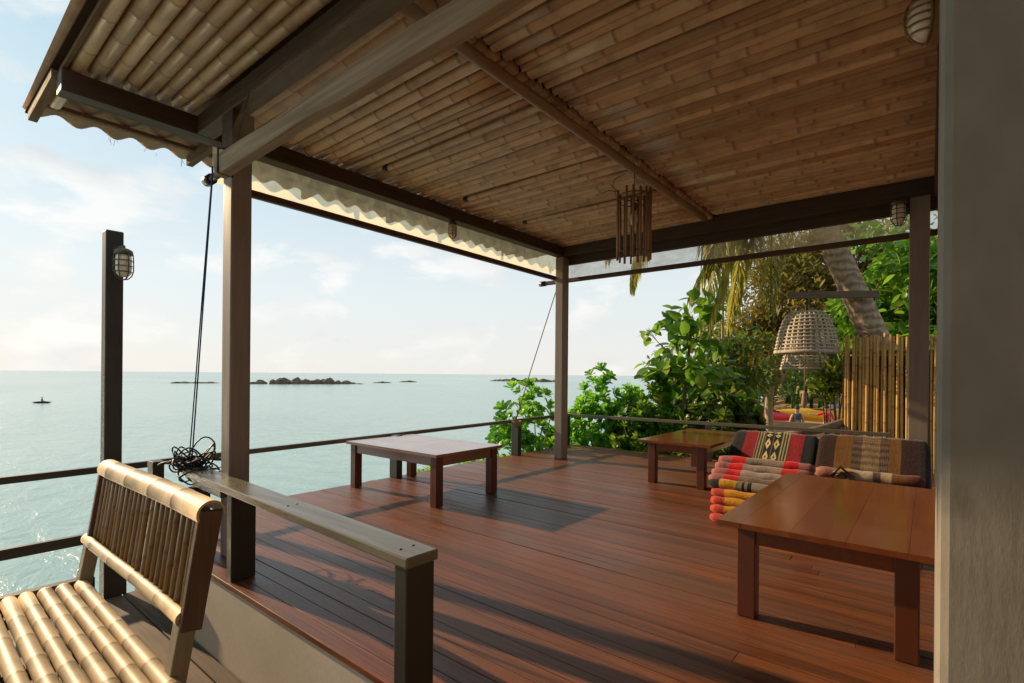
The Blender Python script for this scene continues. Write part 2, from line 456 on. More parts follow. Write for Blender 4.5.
def coast(y): return -7.4 - .16*max(0, y-8) - .4*math.sin(y*.21)
def ground_z(x, y):
    t = (x - coast(y))/3.2
    if y < 7: t = min(t, (y-4.0)/3.0*1.2)
    t = max(0, min(1, t)); t = t*t*(3-2*t)
    z = -3.6 + 2.1*t
    z += .06*math.sin(x*.9+y*.4) + .05*math.sin(y*1.3-x*.3)
    far = max(0, (y-46)/40)
    return z + min(6, far*far*6)*t
mb = MB()
gx = [-45+ i*1.1 for i in range(120)]; gy = [-2 + i*1.1 for i in range(120)]
ids = [[mb.vert((x, y, ground_z(x, y))) for x in gx] for y in gy]
for j in range(len(gy)-1):
    for i in range(len(gx)-1):
        mb.face((ids[j][i], ids[j][i+1], ids[j+1][i+1], ids[j+1][i]), True)
def mk_sand():
    k = NT('beach_sand')
    n = k.noise(k.coord(), 3, 6, .65); n2 = k.noise(k.coord(), .35, 3)
    k.base(k.mix(k.ramp(n2, [(.45, (0,0,0)), (.6, (.6,.6,.6))]), k.ramp(n, [(.3, (.38,.23,.10)), (.7, (.60,.40,.20))]), (.16,.11,.05)), .95, .1)
    k.bump(n, .5, .04)
    return k.m
tag(link('beach', mb, mk_sand()), kind='structure')

# deck boards
mb = MB()
w = .094; y = 1.235; row = 0
while y < 7.45:
    x = -4.83 + rng.uniform(-.004, .004)
    first = True
    while x < 3.6:
        L = rng.uniform(4.0, 9.0)
        x1 = min(3.6, x+L)
        dz = rng.uniform(-.002, .002)
        mb.box((x, y, -.028+dz), (x1-.0015, y+w-.003, dz))
        x = x1
    y += w; row += 1
DECK_FAR = y
tag(link('deck_floor', mb, M['deck'], bevel=.002), kind='structure')
mb = MB(); mb.box((-4.80, 1.30, -.25), (3.6, DECK_FAR-.03, -.034))
for xx in (-4.6, -2.2, .2, 2.6):
    for yy in (4.2, 6.9): mb.box((xx, yy, -4.0), (xx+.25, yy+.25, -.251))
tag(link('deck_frame', mb, M['beamx']), 'dark timber frame and stilts carrying the red-brown deck', 'deck frame')
mb = MB(); mb.box((-4.79, 1.245, -4.0), (3.6, 1.298, -.031))
tag(link('plinth_wall', mb, M['plaster']), 'beige plastered wall under the near edge of the deck, behind the bench', 'wall')
# lower terrace
mb = MB()
y = -3.2
while y < 1.22:
    x = -4.72
    while x < 3.6:
        x1 = min(3.6, x + rng.uniform(1.5, 3))
        mb.box((x, y, -.515+rng.uniform(-.002,.002)), (x1-.004, min(1.235, y+.142), -.485+rng.uniform(-.002,.002)))
        x = x1
    y += .15
mb.box((-4.70, -3.2, -4.0), (3.6, 1.235, -.525))
tag(link('terrace_floor', mb, M['terrace'], bevel=.002), kind='structure')

# ------------------------------------------------------------------ roof
def roof():
    t = thing('veranda_roof', 'bamboo ceiling roof on dark beams over the deck', 'roof', (-4.1, 1.3, 2.88))
    b = MB(); b.box((-4.17, .66, 2.885), (-4.04, 6.235, 3.018)); link('beam', b, M['beam'], t, bevel=.006)
    b = MB(); b.box((-4.037, 1.392, 2.885), (3.6, 1.508, 3.018)); link('beam', b, M['beamx'], t, bevel=.006)
    b = MB(); b.box((-4.037, 6.08, 2.89), (3.6, 6.20, 3.10)); link('beam', b, M['beamx'], t, bevel=.006)
    b = MB(); b.box((-4.25, 6.24, 2.79), (3.6, 6.30, 2.98)); link('fascia_board', b, M['beamx'], t, bevel=.004)
    b = MB(); b.box((-3.62, 1.395, 2.660), (-3.46, 1.535, 2.883)); link('packing_block', b, M['beam'], t, bevel=.006)
    b = MB(); b.box((.02, 1.512, 2.885), (.13, 6.076, 3.0)); link('beam', b, M['beam'], t, bevel=.006)
    b = MB(); b.tube([(-1.985, 1.512, 2.984), (-1.99, 3, 2.979), (-1.985, 5.86, 2.984)], .036, 12)
    link('purlin', b, wood('purlin_wood', (.22,.135,.08), (.33,.21,.125), 'y', .5, .1), t)
    # bamboo ceiling: near bay, sea side bay, inland bay
    b = MB(); y = .738
    while y < 1.375:
        r = rng.uniform(.0405, .044)
        x0 = -4.75 if y < .74 else -4.06 - rng.uniform(0, .03)
        b.bamboo((x0, y, 3.068), (3.5, y-.03+rng.uniform(-.01,.01), 3.068), r, 14, .38)
        y += .0875 + rng.uniform(-.002, .004)
    link('bamboo_ceiling', b, M['ceil'], t)
    b = MB(); y = 1.55
    while y < 6.05:
        r = rng.choice((.030, .036, .042, .049))*rng.uniform(.95,1.05)
        b.bamboo((-4.08 - rng.uniform(0,.03), y, 3.063+rng.uniform(-.006,.006)), (-1.96, y+rng.uniform(-.012,.012), 3.063), r, 10, .52, .12, .009, ring=1.05)
        y += 2*r + rng.uniform(.001,.007) + (rng.uniform(.012,.022) if rng.random() < .14 else 0)
    link('bamboo_ceiling', b, M['ceil'], t)
    b = MB(); y = 1.55
    while y < 6.05:
        r = rng.choice((.028, .034, .041, .048))*rng.uniform(.95,1.05)
        b.bamboo((-1.925 + rng.uniform(-.006,.006), y, 3.075+rng.uniform(-.005,.005)), (3.5, y+rng.uniform(-.03,.03), 3.07), r, 10, .52, .12, .009, ring=1.05)
        y += 2*r + rng.uniform(.001,.006) + (rng.uniform(.010,.018) if rng.random() < .12 else 0)
    link('bamboo_ceiling', b, M['ceil'], t)
    b = MB(); b.box((-3.95, 1.52, 3.122), (3.5, 6.07, 3.128)); link('groove_shade_board', b, M['shade_matte'], t)  # dark board added above the canes to blacken the grooves between them
    # single poles slung under the ceiling with open dark ends
    for y in (2.79, 3.80, 4.80):
        b = MB(); b.bamboo((-3.70, y, 3.012), (-2.03, y+.01, 3.015), .024, 10, .4)
        p = link('slung_pole', b, M['ceil'], t)
        b = MB(); b.tube([(-3.755, y, 3.012), (-3.70, y, 3.012)], .027, 10)
        link('end_sleeve', b, M['black'], p)
    # eave
    def roofz(x): return 3.15 + (x+4.1)*.055
    for y in (.66, 1.66, 2.7, 3.75, 4.8, 5.85):
        b = MB(); b.bar((-4.98, y, roofz(-4.98)-.083), (-4.175, y, roofz(-4.175)-.11), .05, .085)
        link('rafter', b, M['rafter'], t, bevel=.004)
    b = MB(); b.bar((-4.80, .69, 3.06), (-4.80, 6.5, 3.06), .045, .03)
    link('eave_batten', b, M['rafter'], t, bevel=.003)
    b = MB(); b.box((-4.99, .667, 3.03), (3.5, .692, 3.10))
    link('verge_batten', b, M['rafter'], t, bevel=.004)
    b = MB(); ny = 240; ys = [.622 + i*(6.72-.622)/ny for i in range(ny+1)]
    xs = [-5.1, -4.6, -4.0, -2, 0, 3.6]
    for x in xs:
        for y in ys: b.vert((x, y, roofz(x) + .027*math.sin(2*math.pi*(y-.52)/.235)))
    for i in range(len(xs)-1):
        for j in range(ny):
            a = i*(ny+1)+j
            b.face((a, a+1, a+ny+2, a+ny+1), True)
    link('roof_sheet', b, M['roofsheet'], t, solid=.007)
    b = MB(); b.box((-5.06, .63, 3.052), (3.6, .664, 3.064)); link('verge_shade_strip', b, M['shade_matte'], t)  # dark strip stands in for the shaded underside of the sheet edge
    b = MB()
    for k in range(9):
        y = rng.uniform(.9, 1.7)
        b.tube([(-5.1, y, 3.07), (-5.1+rng.uniform(-.02,.02), y+rng.uniform(-.02,.02), 3.07-rng.uniform(.03,.07))], .0012, 4)
    link('hanging_fibres', b, M['black'], t)
roof()

def post(lo, hi, label, mat=None):
    b = MB(); b.box(lo, hi)
    c = ((lo[0]+hi[0])/2, (lo[1]+hi[1])/2, lo[2])
    return tag(link('veranda_post', b, mat or M['post'], loc=c, bevel=.008), label, 'post', 'veranda roof posts')
post((-3.605, 1.40, .001), (-3.475, 1.53, 2.658), 'brown roof post at the deck edge behind the bamboo bench')
post((-4.17, 6.08, .001), (-4.042, 6.238, 2.883), 'brown roof post standing free at the far seaward corner of the deck')
post((-.155, 6.05, .001), (-.005, 6.20, 2.888), 'dark roof post beside the bamboo fence with a cushion leaning on it')

b = MB()
b.box((.014, 1.30, .001), (.60, 1.80, 2.86))
k = NT('pillar_paint')
n = k.noise(k.coord((14,14,2)), 3, 5, .6); n2 = k.noise(k.coord((3,3,2)), 2, 4)
k.base(k.ramp(n2, [(.3, (.20,.175,.138)), (.62, (.265,.235,.19)), (.75, (.185,.16,.128))]), .7, .15)
k.bump(k.math('ADD', k.math('MULTIPLY', n, .8), k.math('MULTIPLY', k.noise(k.coord((45,45,28)), 2, 5, .65), .5)), .3, .004)
tag(link('pillar', b, k.m, loc=(.3,1.5,0), bevel=.018), 'thick grey-white painted pillar closest to the viewer', 'pillar')

# unseen walls and roof, added behind and right of viewer to cut skylight
t = thing('shade_house', 'unseen plastered walls and roof added to darken the pillar and the right side', 'shade_house', (3, -1, -.485))
b = MB(); b.box((2.6, -4.2, -.48), (2.8, 4.9, 3.0)); b.box((-1.2, -4.4, -.48), (2.59, -4.22, 3.0)); link('wall', b, M['plaster'], t)
b = MB(); b.box((-1.5, -4.6, 3.02), (3.6, .45, 3.12)); link('roof', b, M['beamx'], t)
# ------------------------------------------------------------------ railings
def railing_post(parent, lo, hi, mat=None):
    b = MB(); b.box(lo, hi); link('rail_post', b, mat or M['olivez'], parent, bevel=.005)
t = thing('sea_railing', 'low railing with one thin dark rail along the seaward edge of the deck', 'railing', (-4.86, 4, 0))
b = MB(); b.bar((-4.865, 1.40, .462), (-4.865, 7.44, .512), .05, .045); link('rail', b, M['olive'], t, bevel=.004)
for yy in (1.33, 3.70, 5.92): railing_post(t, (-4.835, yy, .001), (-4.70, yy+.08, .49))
t = thing('far_railing', 'low railing across the far end of the deck in front of the shrubs', 'railing', (-2.5, 7.42, 0))
b = MB(); b.bar((-4.89, 7.42, .515), (-.35, 7.42, .535), .05, .045); link('rail', b, M['olive'], t, bevel=.004)
for xx in (-4.82, -2.45, -.5): railing_post(t, (xx, 7.33, .001), (xx+.08, 7.39, .512))
t = thing('flat_top_railing', 'olive railing with wide flat top board at the near edge of the deck', 'railing', (-2.5, 1.3, 0))
b = MB(); b.bar((-3.87, 1.338, .522), (-1.43, 1.248, .522), .148, .04); link('top_board', b, M['olive'], t, bevel=.006)
for sx, sy in ((-1.53,1.225),(-1.53,1.285),(-2.45,1.262),(-2.45,1.31),(-3.1,1.29),(-3.1,1.345)):
    b = MB(); b.lathe([(.006,-.001),(.006,.0022),(.003,.003)], (sx,sy,.542), 8); link('screw', b, M['black'], t)
b = MB(); b.bar((-3.80, 1.330, .470), (-3.30, 1.312, .470), .06, .06); link('under_rail', b, M['olive'], t, bevel=.004)
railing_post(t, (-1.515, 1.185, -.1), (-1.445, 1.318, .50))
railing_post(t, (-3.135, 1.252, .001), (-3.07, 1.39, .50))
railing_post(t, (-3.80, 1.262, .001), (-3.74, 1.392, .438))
t = thing('terrace_railing', 'dark two-rail railing standing in the water between the bamboo bench and the sea', 'railing', (-6.0, -1, -3.6))
b = MB(); b.bar((-6.0, -4.2, .245), (-6.0, 1.74, .282), .055, .06); link('rail', b, M['darkrail'], t, bevel=.004)
b = MB(); b.bar((-6.0, -4.2, -.345), (-6.0, 1.74, -.345), .055, .09); link('rail', b, M['darkrail'], t, bevel=.004)
for yy in (-3.9, -1.9): railing_post(t, (-6.10, yy, -4.0), (-6.03, yy+.13, .24), M['darkrail'])
b = MB(); b.box((-4.79, 1.03, -.484), (-4.70, 1.17, .28))
tag(link('stub_post', b, M['darkrail'], loc=(-4.74,1.1,-.484), bevel=.006), 'short dark post at the terrace edge behind the bench back', 'post')

# lamp post on the shore
b = MB(); b.box((-6.17, 1.315, -4.0), (-6.03, 1.455, 2.54))
tag(link('lamp_post', b, M['lamppost'], loc=(-6.1,1.385,-3.4), bevel=.01), 'dark square timber lamp post standing in the sea left of the roof', 'lamp post')

def bulkhead(loc, facing, label, s=1.0):
    """oval caged lamp; facing = horizontal unit direction out of the wall"""
    t = thing('bulkhead_lamp', label, 'wall lamp', loc)
    f = Vector(facing).normalized(); side = Vector((-f.y, f.x, 0)); up = Vector((0,0,1)); c = Vector(loc)
    def P(a, b_, d): return c + side*(a*s) + up*(b_*s) + f*(d*s)
    def oval(rx, rz, d, n=20):
        return [P(rx*math.cos(2*math.pi*i/n), rz*math.sin(2*math.pi*i/n), d) for i in range(n)]
    b = MB()
    for (k0, d0), (k1, d1) in (((1, 0), (1, .025)), ((1, .025), (.86, .045))):
        A = [b.vert(p) for p in oval(.07*k0, .12*k0, d0)]; B = [b.vert(p) for p in oval(.07*k1, .12*k1, d1)]
        for i in range(20): b.face((A[i], A[(i+1)%20], B[(i+1)%20], B[i]), True)
    b.face([b.vert(p) for p in oval(.0602, .1032, .045)])
    link('base', b, M['metal'], t)
    b = MB(); prev = None
    for j in range(7):
        a = j/6*math.pi/2
        ring = [b.vert(p) for p in oval(.055*math.cos(a)+.0008, .1*math.cos(a)+.0008, .045+.065*math.sin(a))]
        if prev:
            for i in range(20): b.face((prev[i], prev[(i+1)%20], ring[(i+1)%20], ring[i]), True)
        prev = ring
    link('glass', b, M['lampglass'], t)
    b = MB()
    for zz in (-.07, -.035, 0, .035, .07):
        wdt = .064*math.sqrt(max(0, 1-(zz/.125)**2)); dp = .078*math.sqrt(max(0, 1-(zz/.125)**2))
        b.tube([P(wdt*math.cos(a), zz, .045+dp*math.sin(a)) for a in [i*math.pi/12 for i in range(13)]], .0042*s, 6)
    b.tube([P(0, .115*math.cos(a), .045+.082*math.sin(a)) for a in [i*math.pi/14 for i in range(15)]], .0045*s, 6)
    b.tube(oval(.066, .115, .047), .005*s, 6, closed=True)
    link('cage', b, M['metal'], t)
    return t
def jar_lamp(top, label, s=1.0, arm=None):
    t = thing('caged_lamp', label, 'lamp', top, 'caged jar lamps')
    x, y, z = top
    b = MB(); b.lathe([(.012*s,.0), (.035*s,-.004*s), (.06*s,-.02*s), (.064*s,-.05*s), (.056*s,-.055*s), (.004,-.055*s)], (x,y,z), 20); link('cap', b, M['metal'], t)
    b = MB(); b.lathe([(.05*s,-.056*s), (.054*s,-.09*s), (.054*s,-.17*s), (.047*s,-.205*s), (.03*s,-.225*s), (.002,-.23*s)], (x,y,z), 20); link('glass', b, M['lampglass'], t)
    b = MB()
    for k_ in range(6):
        a = k_*math.pi/3 + .3
        b.tube([(x+r_*s*math.cos(a), y+r_*s*math.sin(a), z+h*s) for r_, h in ((.06,-.04),(.064,-.1),(.064,-.18),(.052,-.22),(.028,-.245),(.002,-.25))], .0042*s, 6)
    for h, r_ in ((-.10,.064),(-.145,.064),(-.19,.062)):
        b.tube([(x+r_*s*math.cos(u), y+r_*s*math.sin(u), z+h*s) for u in [i*2*math.pi/20 for i in range(20)]], .0042*s, 6, closed=True)
    link('cage', b, M['metal'], t)
    if arm:
        b = MB(); b.tube([arm, ((arm[0]+x)/2, (arm[1]+y)/2, arm[2]+.02), (x, y, z+.015), (x, y, z-.01)], .014*s, 8); b.lathe([(.03,-.012),(.03,.012)], arm, 12, 'x'); link('bracket', b, M['metal'], t)
    return t
jar_lamp((-5.955, 1.435, 2.37), 'caged cream lamp near the top of the dark post over the sea', 1.2, (-6.03, 1.40, 2.36))
jar_lamp((-4.09, 3.955, 2.884), 'small caged lamp hung under the seaward roof beam beside the clear blind', .75)
jar_lamp((-.235, 6.04, 2.884), 'shaded brown caged lamp hung by the dark roof post near the fence', 1.0)
M['metal'], M_keep = plain('tan_cane_cage', (.22,.14,.07), .7, .2, 60, .3, .1), M['metal']
bulkhead((.014, 2.84, 2.745), (-1,-.45,0), 'tan oval caged lamp under the ceiling, cut by the thick pale pillar', .95)
M['metal'] = M_keep

# ------------------------------------------------------------------ blinds
def sheet(mb, P, nu, nv):
    ids = [[mb.vert(P(i/nu, j/nv)) for i in range(nu+1)] for j in range(nv+1)]
    for j in range(nv):
        for i in range(nu): mb.face((ids[j][i], ids[j][i+1], ids[j+1][i+1], ids[j+1][i]), True)
t = thing('roll_blind', 'clear vinyl blind rolled up on a pole under the near beam, sun glinting on it', 'blind', (-2, 1.27, 2.4), 'clear vinyl roll blinds')
b = MB()
def P(u, v):
    x = -3.2 + u*6.5
    return (x, 1.380 - .14*v - .012*math.sin(v*3.1)*math.sin(x*7)*v, 2.90 - .42*v + .01*math.sin(x*4.2)*v)
sheet(b, P, 80, 8); link('sheet', b, M['vinylnear'], t)
b = MB(); prev = None; n = 70
for i in range(n+1):
    x = -3.255 + i*6.5/n; z = 2.418 + .0065*x + .022 + .004*math.sin(x*2.3)
    hy, hz = .034 + .003*math.sin(x*5.1), .062 + .004*math.sin(x*3.7+1)
    ring = []
    for a, c in ((-1,-.8),(-.85,-1),(.85,-1),(1,-.8),(1,.72),(.7,1),(-.55,1),(-.72,.62),(-.93,.5),(-1,.38)):
        ring.append(b.vert((x, 1.250 + a*hy + .003*math.sin(x*4+a*2+c), z + c*hz + .003*math.sin(x*9+c*3))))
    if prev:
        m = len(ring)
        for k_ in range(m): b.face((prev[k_], ring[k_], ring[(k_+1)%m], prev[(k_+1)%m]), False)
    else: b.face(ring)
    prev = ring
b.face(list(reversed(prev)))
link('rolled_sheet', b, M['roll'], t, bevel=.004)
b = MB(); b.tube([(-3.42, 1.25, 2.372), (-3.23, 1.25, 2.374)], .02, 10); link('pole', b, M['metal'], t)
b = MB(); b.tube([(-3.46, 1.25, 2.372), (-3.38, 1.25, 2.372)], .032, 12); link('end_cap', b, M['black'], t)
for x in (-3.2,):
    b = MB()
    b.tube([(x, 1.385, 2.90), (x+.01, 1.30, 2.52), (x+.01, 1.21, 2.49), (x+.01, 1.208, 2.35), (x+.01, 1.29, 2.345), (x+.01, 1.30, 2.5), (x, 1.385, 2.88)], .006, 6)
    link('cord', b, M['blackrope'], t)

t = thing('roll_blind', 'clear vinyl blind half rolled along the seaward beam, roof edge showing through', 'blind', (-4.2, 3.8, 2.6), 'clear vinyl roll blinds')
b = MB()
def P(u, v):
    y = 1.55 + u*4.55
    return (-4.185 - .02*math.sin(y*5)*v*.5, y + (.07*v if u > .99 else 0), 2.90 - .27*v)
sheet(b, P, 60, 5); link('sheet', b, M['vinyl'], t)
b = MB(); b.bar((-4.195, 1.66, 2.622), (-4.195, 6.15, 2.59), .05, .06); link('pole', b, M['pole'], t, bevel=.012)

t = thing('roll_blind', 'hazy clear vinyl blind hung along the far beam in front of the palm', 'blind', (-2, 6.34, 2.6), 'clear vinyl roll blinds')
b = MB()
def P(u, v):
    x = -4.15 + u*4.2
    return (x, 6.335 + .012*math.sin(x*6)*v, 2.80 - .20*v)
sheet(b, P, 60, 4); link('sheet', b, M['vinylfar'], t)
b = MB(); b.bar((-4.55, 6.34, 2.585), (3.3, 6.34, 2.60), .05, .06); link('pole', b, wood('far_pole_wood', (.055,.026,.014), (.13,.065,.035), 'x', .45, .2), t, bevel=.012)
b = MB(); b.tube([(-4.63, 6.34, 2.585), (-4.53, 6.34, 2.585)], .04, 12); link('end_cap', b, M['black'], t)

# ------------------------------------------------------------------ ropes
t = thing('hanging_rope', 'dark blue doubled cord from the near blind pole down to the rope coil', 'rope', (-3.75, 1.35, .6))
b = MB(); b.tube([(-3.25, 1.205, 2.40), (-3.255, 1.207, 2.36), (-3.91, 1.335, .60)], .0045, 8); link('strand', b, M['bluerope'], t)
b = MB(); b.tube([(-3.26, 1.205, 2.40), (-3.262, 1.207, 2.36), (-3.93, 1.325, .60)], .004, 8); link('strand', b, M['bluerope'], t)
b = MB()
r2 = random.Random(11)
for q in range(26):
    c = Vector((-3.93 + r2.uniform(-.03,.035), 1.33 + r2.uniform(-.04,.05), .555 + r2.uniform(-.025,.03)))
    a = r2.uniform(0, 6.28); tilt = r2.uniform(-.9,.9)
    ax = Vector((math.cos(a)*.8, math.sin(a)*.8, r2.uniform(-.8,1.1))).normalized()
    ay = ax.cross(Vector((math.sin(tilt), .3, math.cos(tilt)))).normalized()
    rx, ry = r2.uniform(.08,.15), r2.uniform(.035,.085)
    c = c + ax*rx*.55
    pts = [c + ax*(rx*math.cos(u)) + ay*(ry*math.sin(u)) + Vector((0,0,.012*math.sin(3*u+q))) for u in [i*2*math.pi/22 for i in range(22)]]
    b.tube([p if (p.z > .428 or p.x < -3.88) else Vector((p.x, p.y, .428)) for p in pts], .0055, 6, closed=True)
tag(link('rope_coil', b, M['blackrope'], loc=(-3.79,1.32,.54)), 'tangled black rope coil on the seaward end of the flat railing board', 'rope')
b = MB()
b.tube([(-4.26, 6.30, 2.57), (-4.42, 6.22, 2.0), (-4.62, 6.10, 1.25), (-4.78, 5.98, .55)], .007, 8)
for q in range(4):
    b.tube([(-4.767 + .075*math.cos(u), 5.96 + .065*math.sin(u), .50 - q*.018 + .006*math.sin(2*u)) for u in [i*2*math.pi/16 for i in range(16)]], .009, 6, closed=True)
b.tube([(-4.78,5.98,.50), (-4.79,5.96,.56), (-4.75,5.97,.60), (-4.77,5.99,.66), (-4.78, 5.97,.52)], .009, 6)
tag(link('hanging_rope', b, M['tanrope'], loc=(-4.78,5.97,.5)), 'tan rope from the far roof corner knotted round a railing post', 'rope')

# ------------------------------------------------------------------ bench
t = thing('bamboo_bench', 'sunlit bamboo bench with slatted seat and spindle back', 'bench', (-3.2, .5, -.485))
for q in range(9):
    yy = .762 - q*.079; r = rng.uniform(.035, .039)
    b = MB(); b.bamboo((-4.0, yy+.002+rng.uniform(-.004,.004), -.105+rng.uniform(-.004,.004)), (-2.36+rng.uniform(-.02,.01), yy-.012, -.105), r, 16, rng.uniform(.24,.36), rng.uniform(-.05,.1), .005, 1.05)
    link('seat_slat', b, M['benchbam'], t)
b = MB(); b.box((-4.10, .08, -.20), (-4.03, .84, -.085)); link('end_rail', b, M['lamppost'], t, bevel=.006)
for x in (-3.9, -3.2, -2.5):
    b = MB(); b.box((x, .1, -.205), (x+.06, .82, -.146)); link('cross_rail', b, M['benchwood'], t, bevel=.004)
lean = .055/.44
def backY(z): return .795 + (z-.14)*lean
for x in (-4.03, -2.47):
    b = MB(); b.bar((x, backY(-.484)+.005, -.484), (x, backY(.12)+.03, .12), .075, .07, (0,1,0)); link('back_leg', b, M['benchleg'], t, bevel=.005)
for x in (-4.02, -2.46):
    b = MB(); b.box((x, .10, -.484), (x+.07, .165, -.207)); link('front_leg', b, M['benchleg'], t, bevel=.005)
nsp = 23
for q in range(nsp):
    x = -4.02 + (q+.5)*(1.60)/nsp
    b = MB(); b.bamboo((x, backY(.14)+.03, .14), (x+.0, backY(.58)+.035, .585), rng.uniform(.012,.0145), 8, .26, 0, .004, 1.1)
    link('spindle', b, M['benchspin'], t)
# end board, side face of the back
for x0 in (-2.465, -4.055):
    b = MB()
    pr = [(backY(.10)+.0, .10), (backY(.10)+.085, .085), (backY(.60)+.105, .585), (backY(.60)+.01, .60)]
    A = [b.vert((x0, y, z)) for y, z in pr]; B = [b.vert((x0+.035, y, z)) for y, z in pr]
    b.face(A); b.face(list(reversed(B)))
    for i in range(4): b.face((A[i], B[i], B[(i+1)%4], A[(i+1)%4]))
    link('end_board', b, M['benchwood'], t, bevel=.004)
# split-bamboo cap over the top
def split(name, y0, z0, r, a0, a1, x0, x1, th=.011):
    b = MB(); n = 14; xs = [x0]; nodes = []
    x = x0 + .2
    while x < x1-.05:
        nodes.append(x); x += rng.uniform(.28, .40)
    st = [(x0, 1, 0)]
    for q in nodes: st += [(q-.014, 1, 0), (q-.004, 1.05, .55), (q+.003, 1.045, .7), (q+.016, 1, 0)]
    st.append((x1, 1, 0))
    rows = []
    for (x, k, nd) in st:
        wob = .006*math.sin(x*3.7)
        row = []
        for rr in (r*k, r*k-th):
            row.append([b.vert((x, y0+wob+rr*math.cos(a0+(a1-a0)*i/n), z0+rr*math.sin(a0+(a1-a0)*i/n)), nd=nd) for i in range(n+1)])
        rows.append(row)
    for A, B in zip(rows, rows[1:]):
        for i in range(n):
            b.face((A[0][i], A[0][i+1], B[0][i+1], B[0][i]), True)
            b.face((A[1][i], B[1][i], B[1][i+1], A[1][i+1]), True)
        for e in (0, n): b.face((A[0][e], B[0][e], B[1][e], A[1][e]))
    for row in (rows[0], rows[-1]):
        for i in range(n): b.face((row[0][i], row[1][i], row[1][i+1], row[0][i+1]))
    return link(name, b, M['benchbam'], t)
split('top_cap', backY(.6)+.058, .578, .060, R(-10), R(205), -4.04, -2.43)
split('lower_rail', backY(.14)+.022, .145, .034, R(85), R(262), -4.10, -2.46)

# ------------------------------------------------------------------ tables
def table(x0, x1, y0, y1, label, along, ovh=.09, h=.485, mats=None):
    t = thing('low_table', label, 'table', ((x0+x1)/2, (y0+y1)/2, 0), 'low wooden tables')
    mt = M['table'] if along == 'y' else M['tablex_sky']
    b = MB(); fr = .11; th = .028
    if along == 'y':
        b.box((x0, y0, h-th), (x0+fr, y1, h)); b.box((x1-fr, y0, h-th), (x1, y1, h))
        n = 3; a0 = x0+fr+.0004; wd = (x1-fr-.0004-a0)/n
        for i in range(n): b.box((a0+i*wd, y0+.001, h-th), (a0+(i+1)*wd-.0004, y1-.001, h-.0004))
    else:
        b.box((x0, y0, h-th), (x1, y0+fr, h)); b.box((x0, y1-fr, h-th), (x1, y1, h))
        n = 4; a0 = y0+fr+.001; wd = (y1-fr-.001-a0)/n
        for i in range(n): b.box((x0+.001, a0+i*wd, h-th), (x1-.001, a0+(i+1)*wd-.001, h-.0008))
    link('top', b, mt, t, bevel=.0012)
    i_ = ovh
    for nm, lo, hi in (('apron', (x0+i_+.02, y0+i_+.015, h-th-.09), (x1-i_-.02, y0+i_+.04, h-th-.001)),
                       ('apron', (x0+i_+.02, y1-i_-.04, h-th-.09), (x1-i_-.02, y1-i_-.015, h-th-.001)),
                       ('apron', (x0+i_+.015, y0+i_+.042, h-th-.09), (x0+i_+.04, y1-i_-.042, h-th-.001)),
                       ('apron', (x1-i_-.04, y0+i_+.042, h-th-.09), (x1-i_-.015, y1-i_-.042, h-th-.001))):
        b = MB(); b.box(lo, hi); link(nm, b, mt, t, bevel=.003)
    for sx in (0, 1):
        for sy in (0, 1):
            lx = x0+i_ if sx == 0 else x1-i_-.085
            ly = y0+i_ if sy == 0 else y1-i_-.085
            b = MB(); b.box((lx, ly, .002), (lx+.085, ly+.085, h-th-.0015)); link('leg', b, M['tableleg'], t, bevel=.005)
table(-4.75, -3.355, 3.07, 3.97, 'low wooden table out in the sun beside the seaward railing', 'x', .035)
table(-2.54, -1.74, 5.36, 6.95, 'low red-brown table at the far end of the deck before the shrubs', 'y', .085)
table(-.82, .05, 2.64, 4.27, 'large glossy red-brown low table beside the pale pillar', 'y', .075)

# ------------------------------------------------------------------ cushions
def wedge(name_part, parent, x0, x1, prof, mat, bulge=.02):
    """soft triangular prism along x; prof = closed (y, z) outline"""
    pts = []
    m = len(prof)
    for i in range(m):                      # rounded corners
        a = Vector(prof[i-1]); c = Vector(prof[i]); d = Vector(prof[(i+1) % m])
        for q in (.12, .05):
            pts.append(c + (a-c)*q*.9)
        pts.append(c*.80 + (c + (a-c)*.05 + (d-c)*.05)*.2)
        for q in (.05, .12):
            pts.append(c + (d-c)*q*.9)
        for q in (.3, .5, .7):
            p = c + (d-c)*q
            pts.append(p)
    cy = sum(p[0] for p in pts)/len(pts); cz = sum(p[1] for p in pts)/len(pts)
    cen = Vector((cy, cz))
    b = MB(); n = 26; rows = []
    for i in range(n+1):
        u = i/n; e = min(u, 1-u)
        s = 1.0 if e > .08 else .90 + .10*math.sqrt(max(0, 1-((.08-e)/.08)**2))
        row = []
        for j, p in enumerate(pts):
            q = cen + (p-cen)*s
            pf = 1 + bulge*math.sin(math.pi*u)*(1 if .0 < u < 1 else 0)
            q = cen + (q-cen)*pf
            zz = max(.004, q[1] + .004*math.sin(u*40+j))
            row.append(b.vert((x0+(x1-x0)*u, q[0] + .005*math.sin(u*22+j*1.7), zz), u=u, v=j/len(pts)))
        rows.append(row)
    L = len(pts)
    for A, B in zip(rows, rows[1:]):
        for j in range(L): b.face((A[j], A[(j+1)%L], B[(j+1)%L], B[j]), True)
    for row, sgn in ((rows[0], 1), (rows[-1], -1)):
        c = b.vert((b.v[row[0]][0] - sgn*.012, cy, cz), u=0.0 if sgn == 1 else 1.0, v=0)
        for j in range(L):
            a, d = row[j], row[(j+1)%L]
            b.face((c, d, a) if sgn == 1 else (c, a, d), True)
    o = link(name_part, b, mat, parent)
    return o
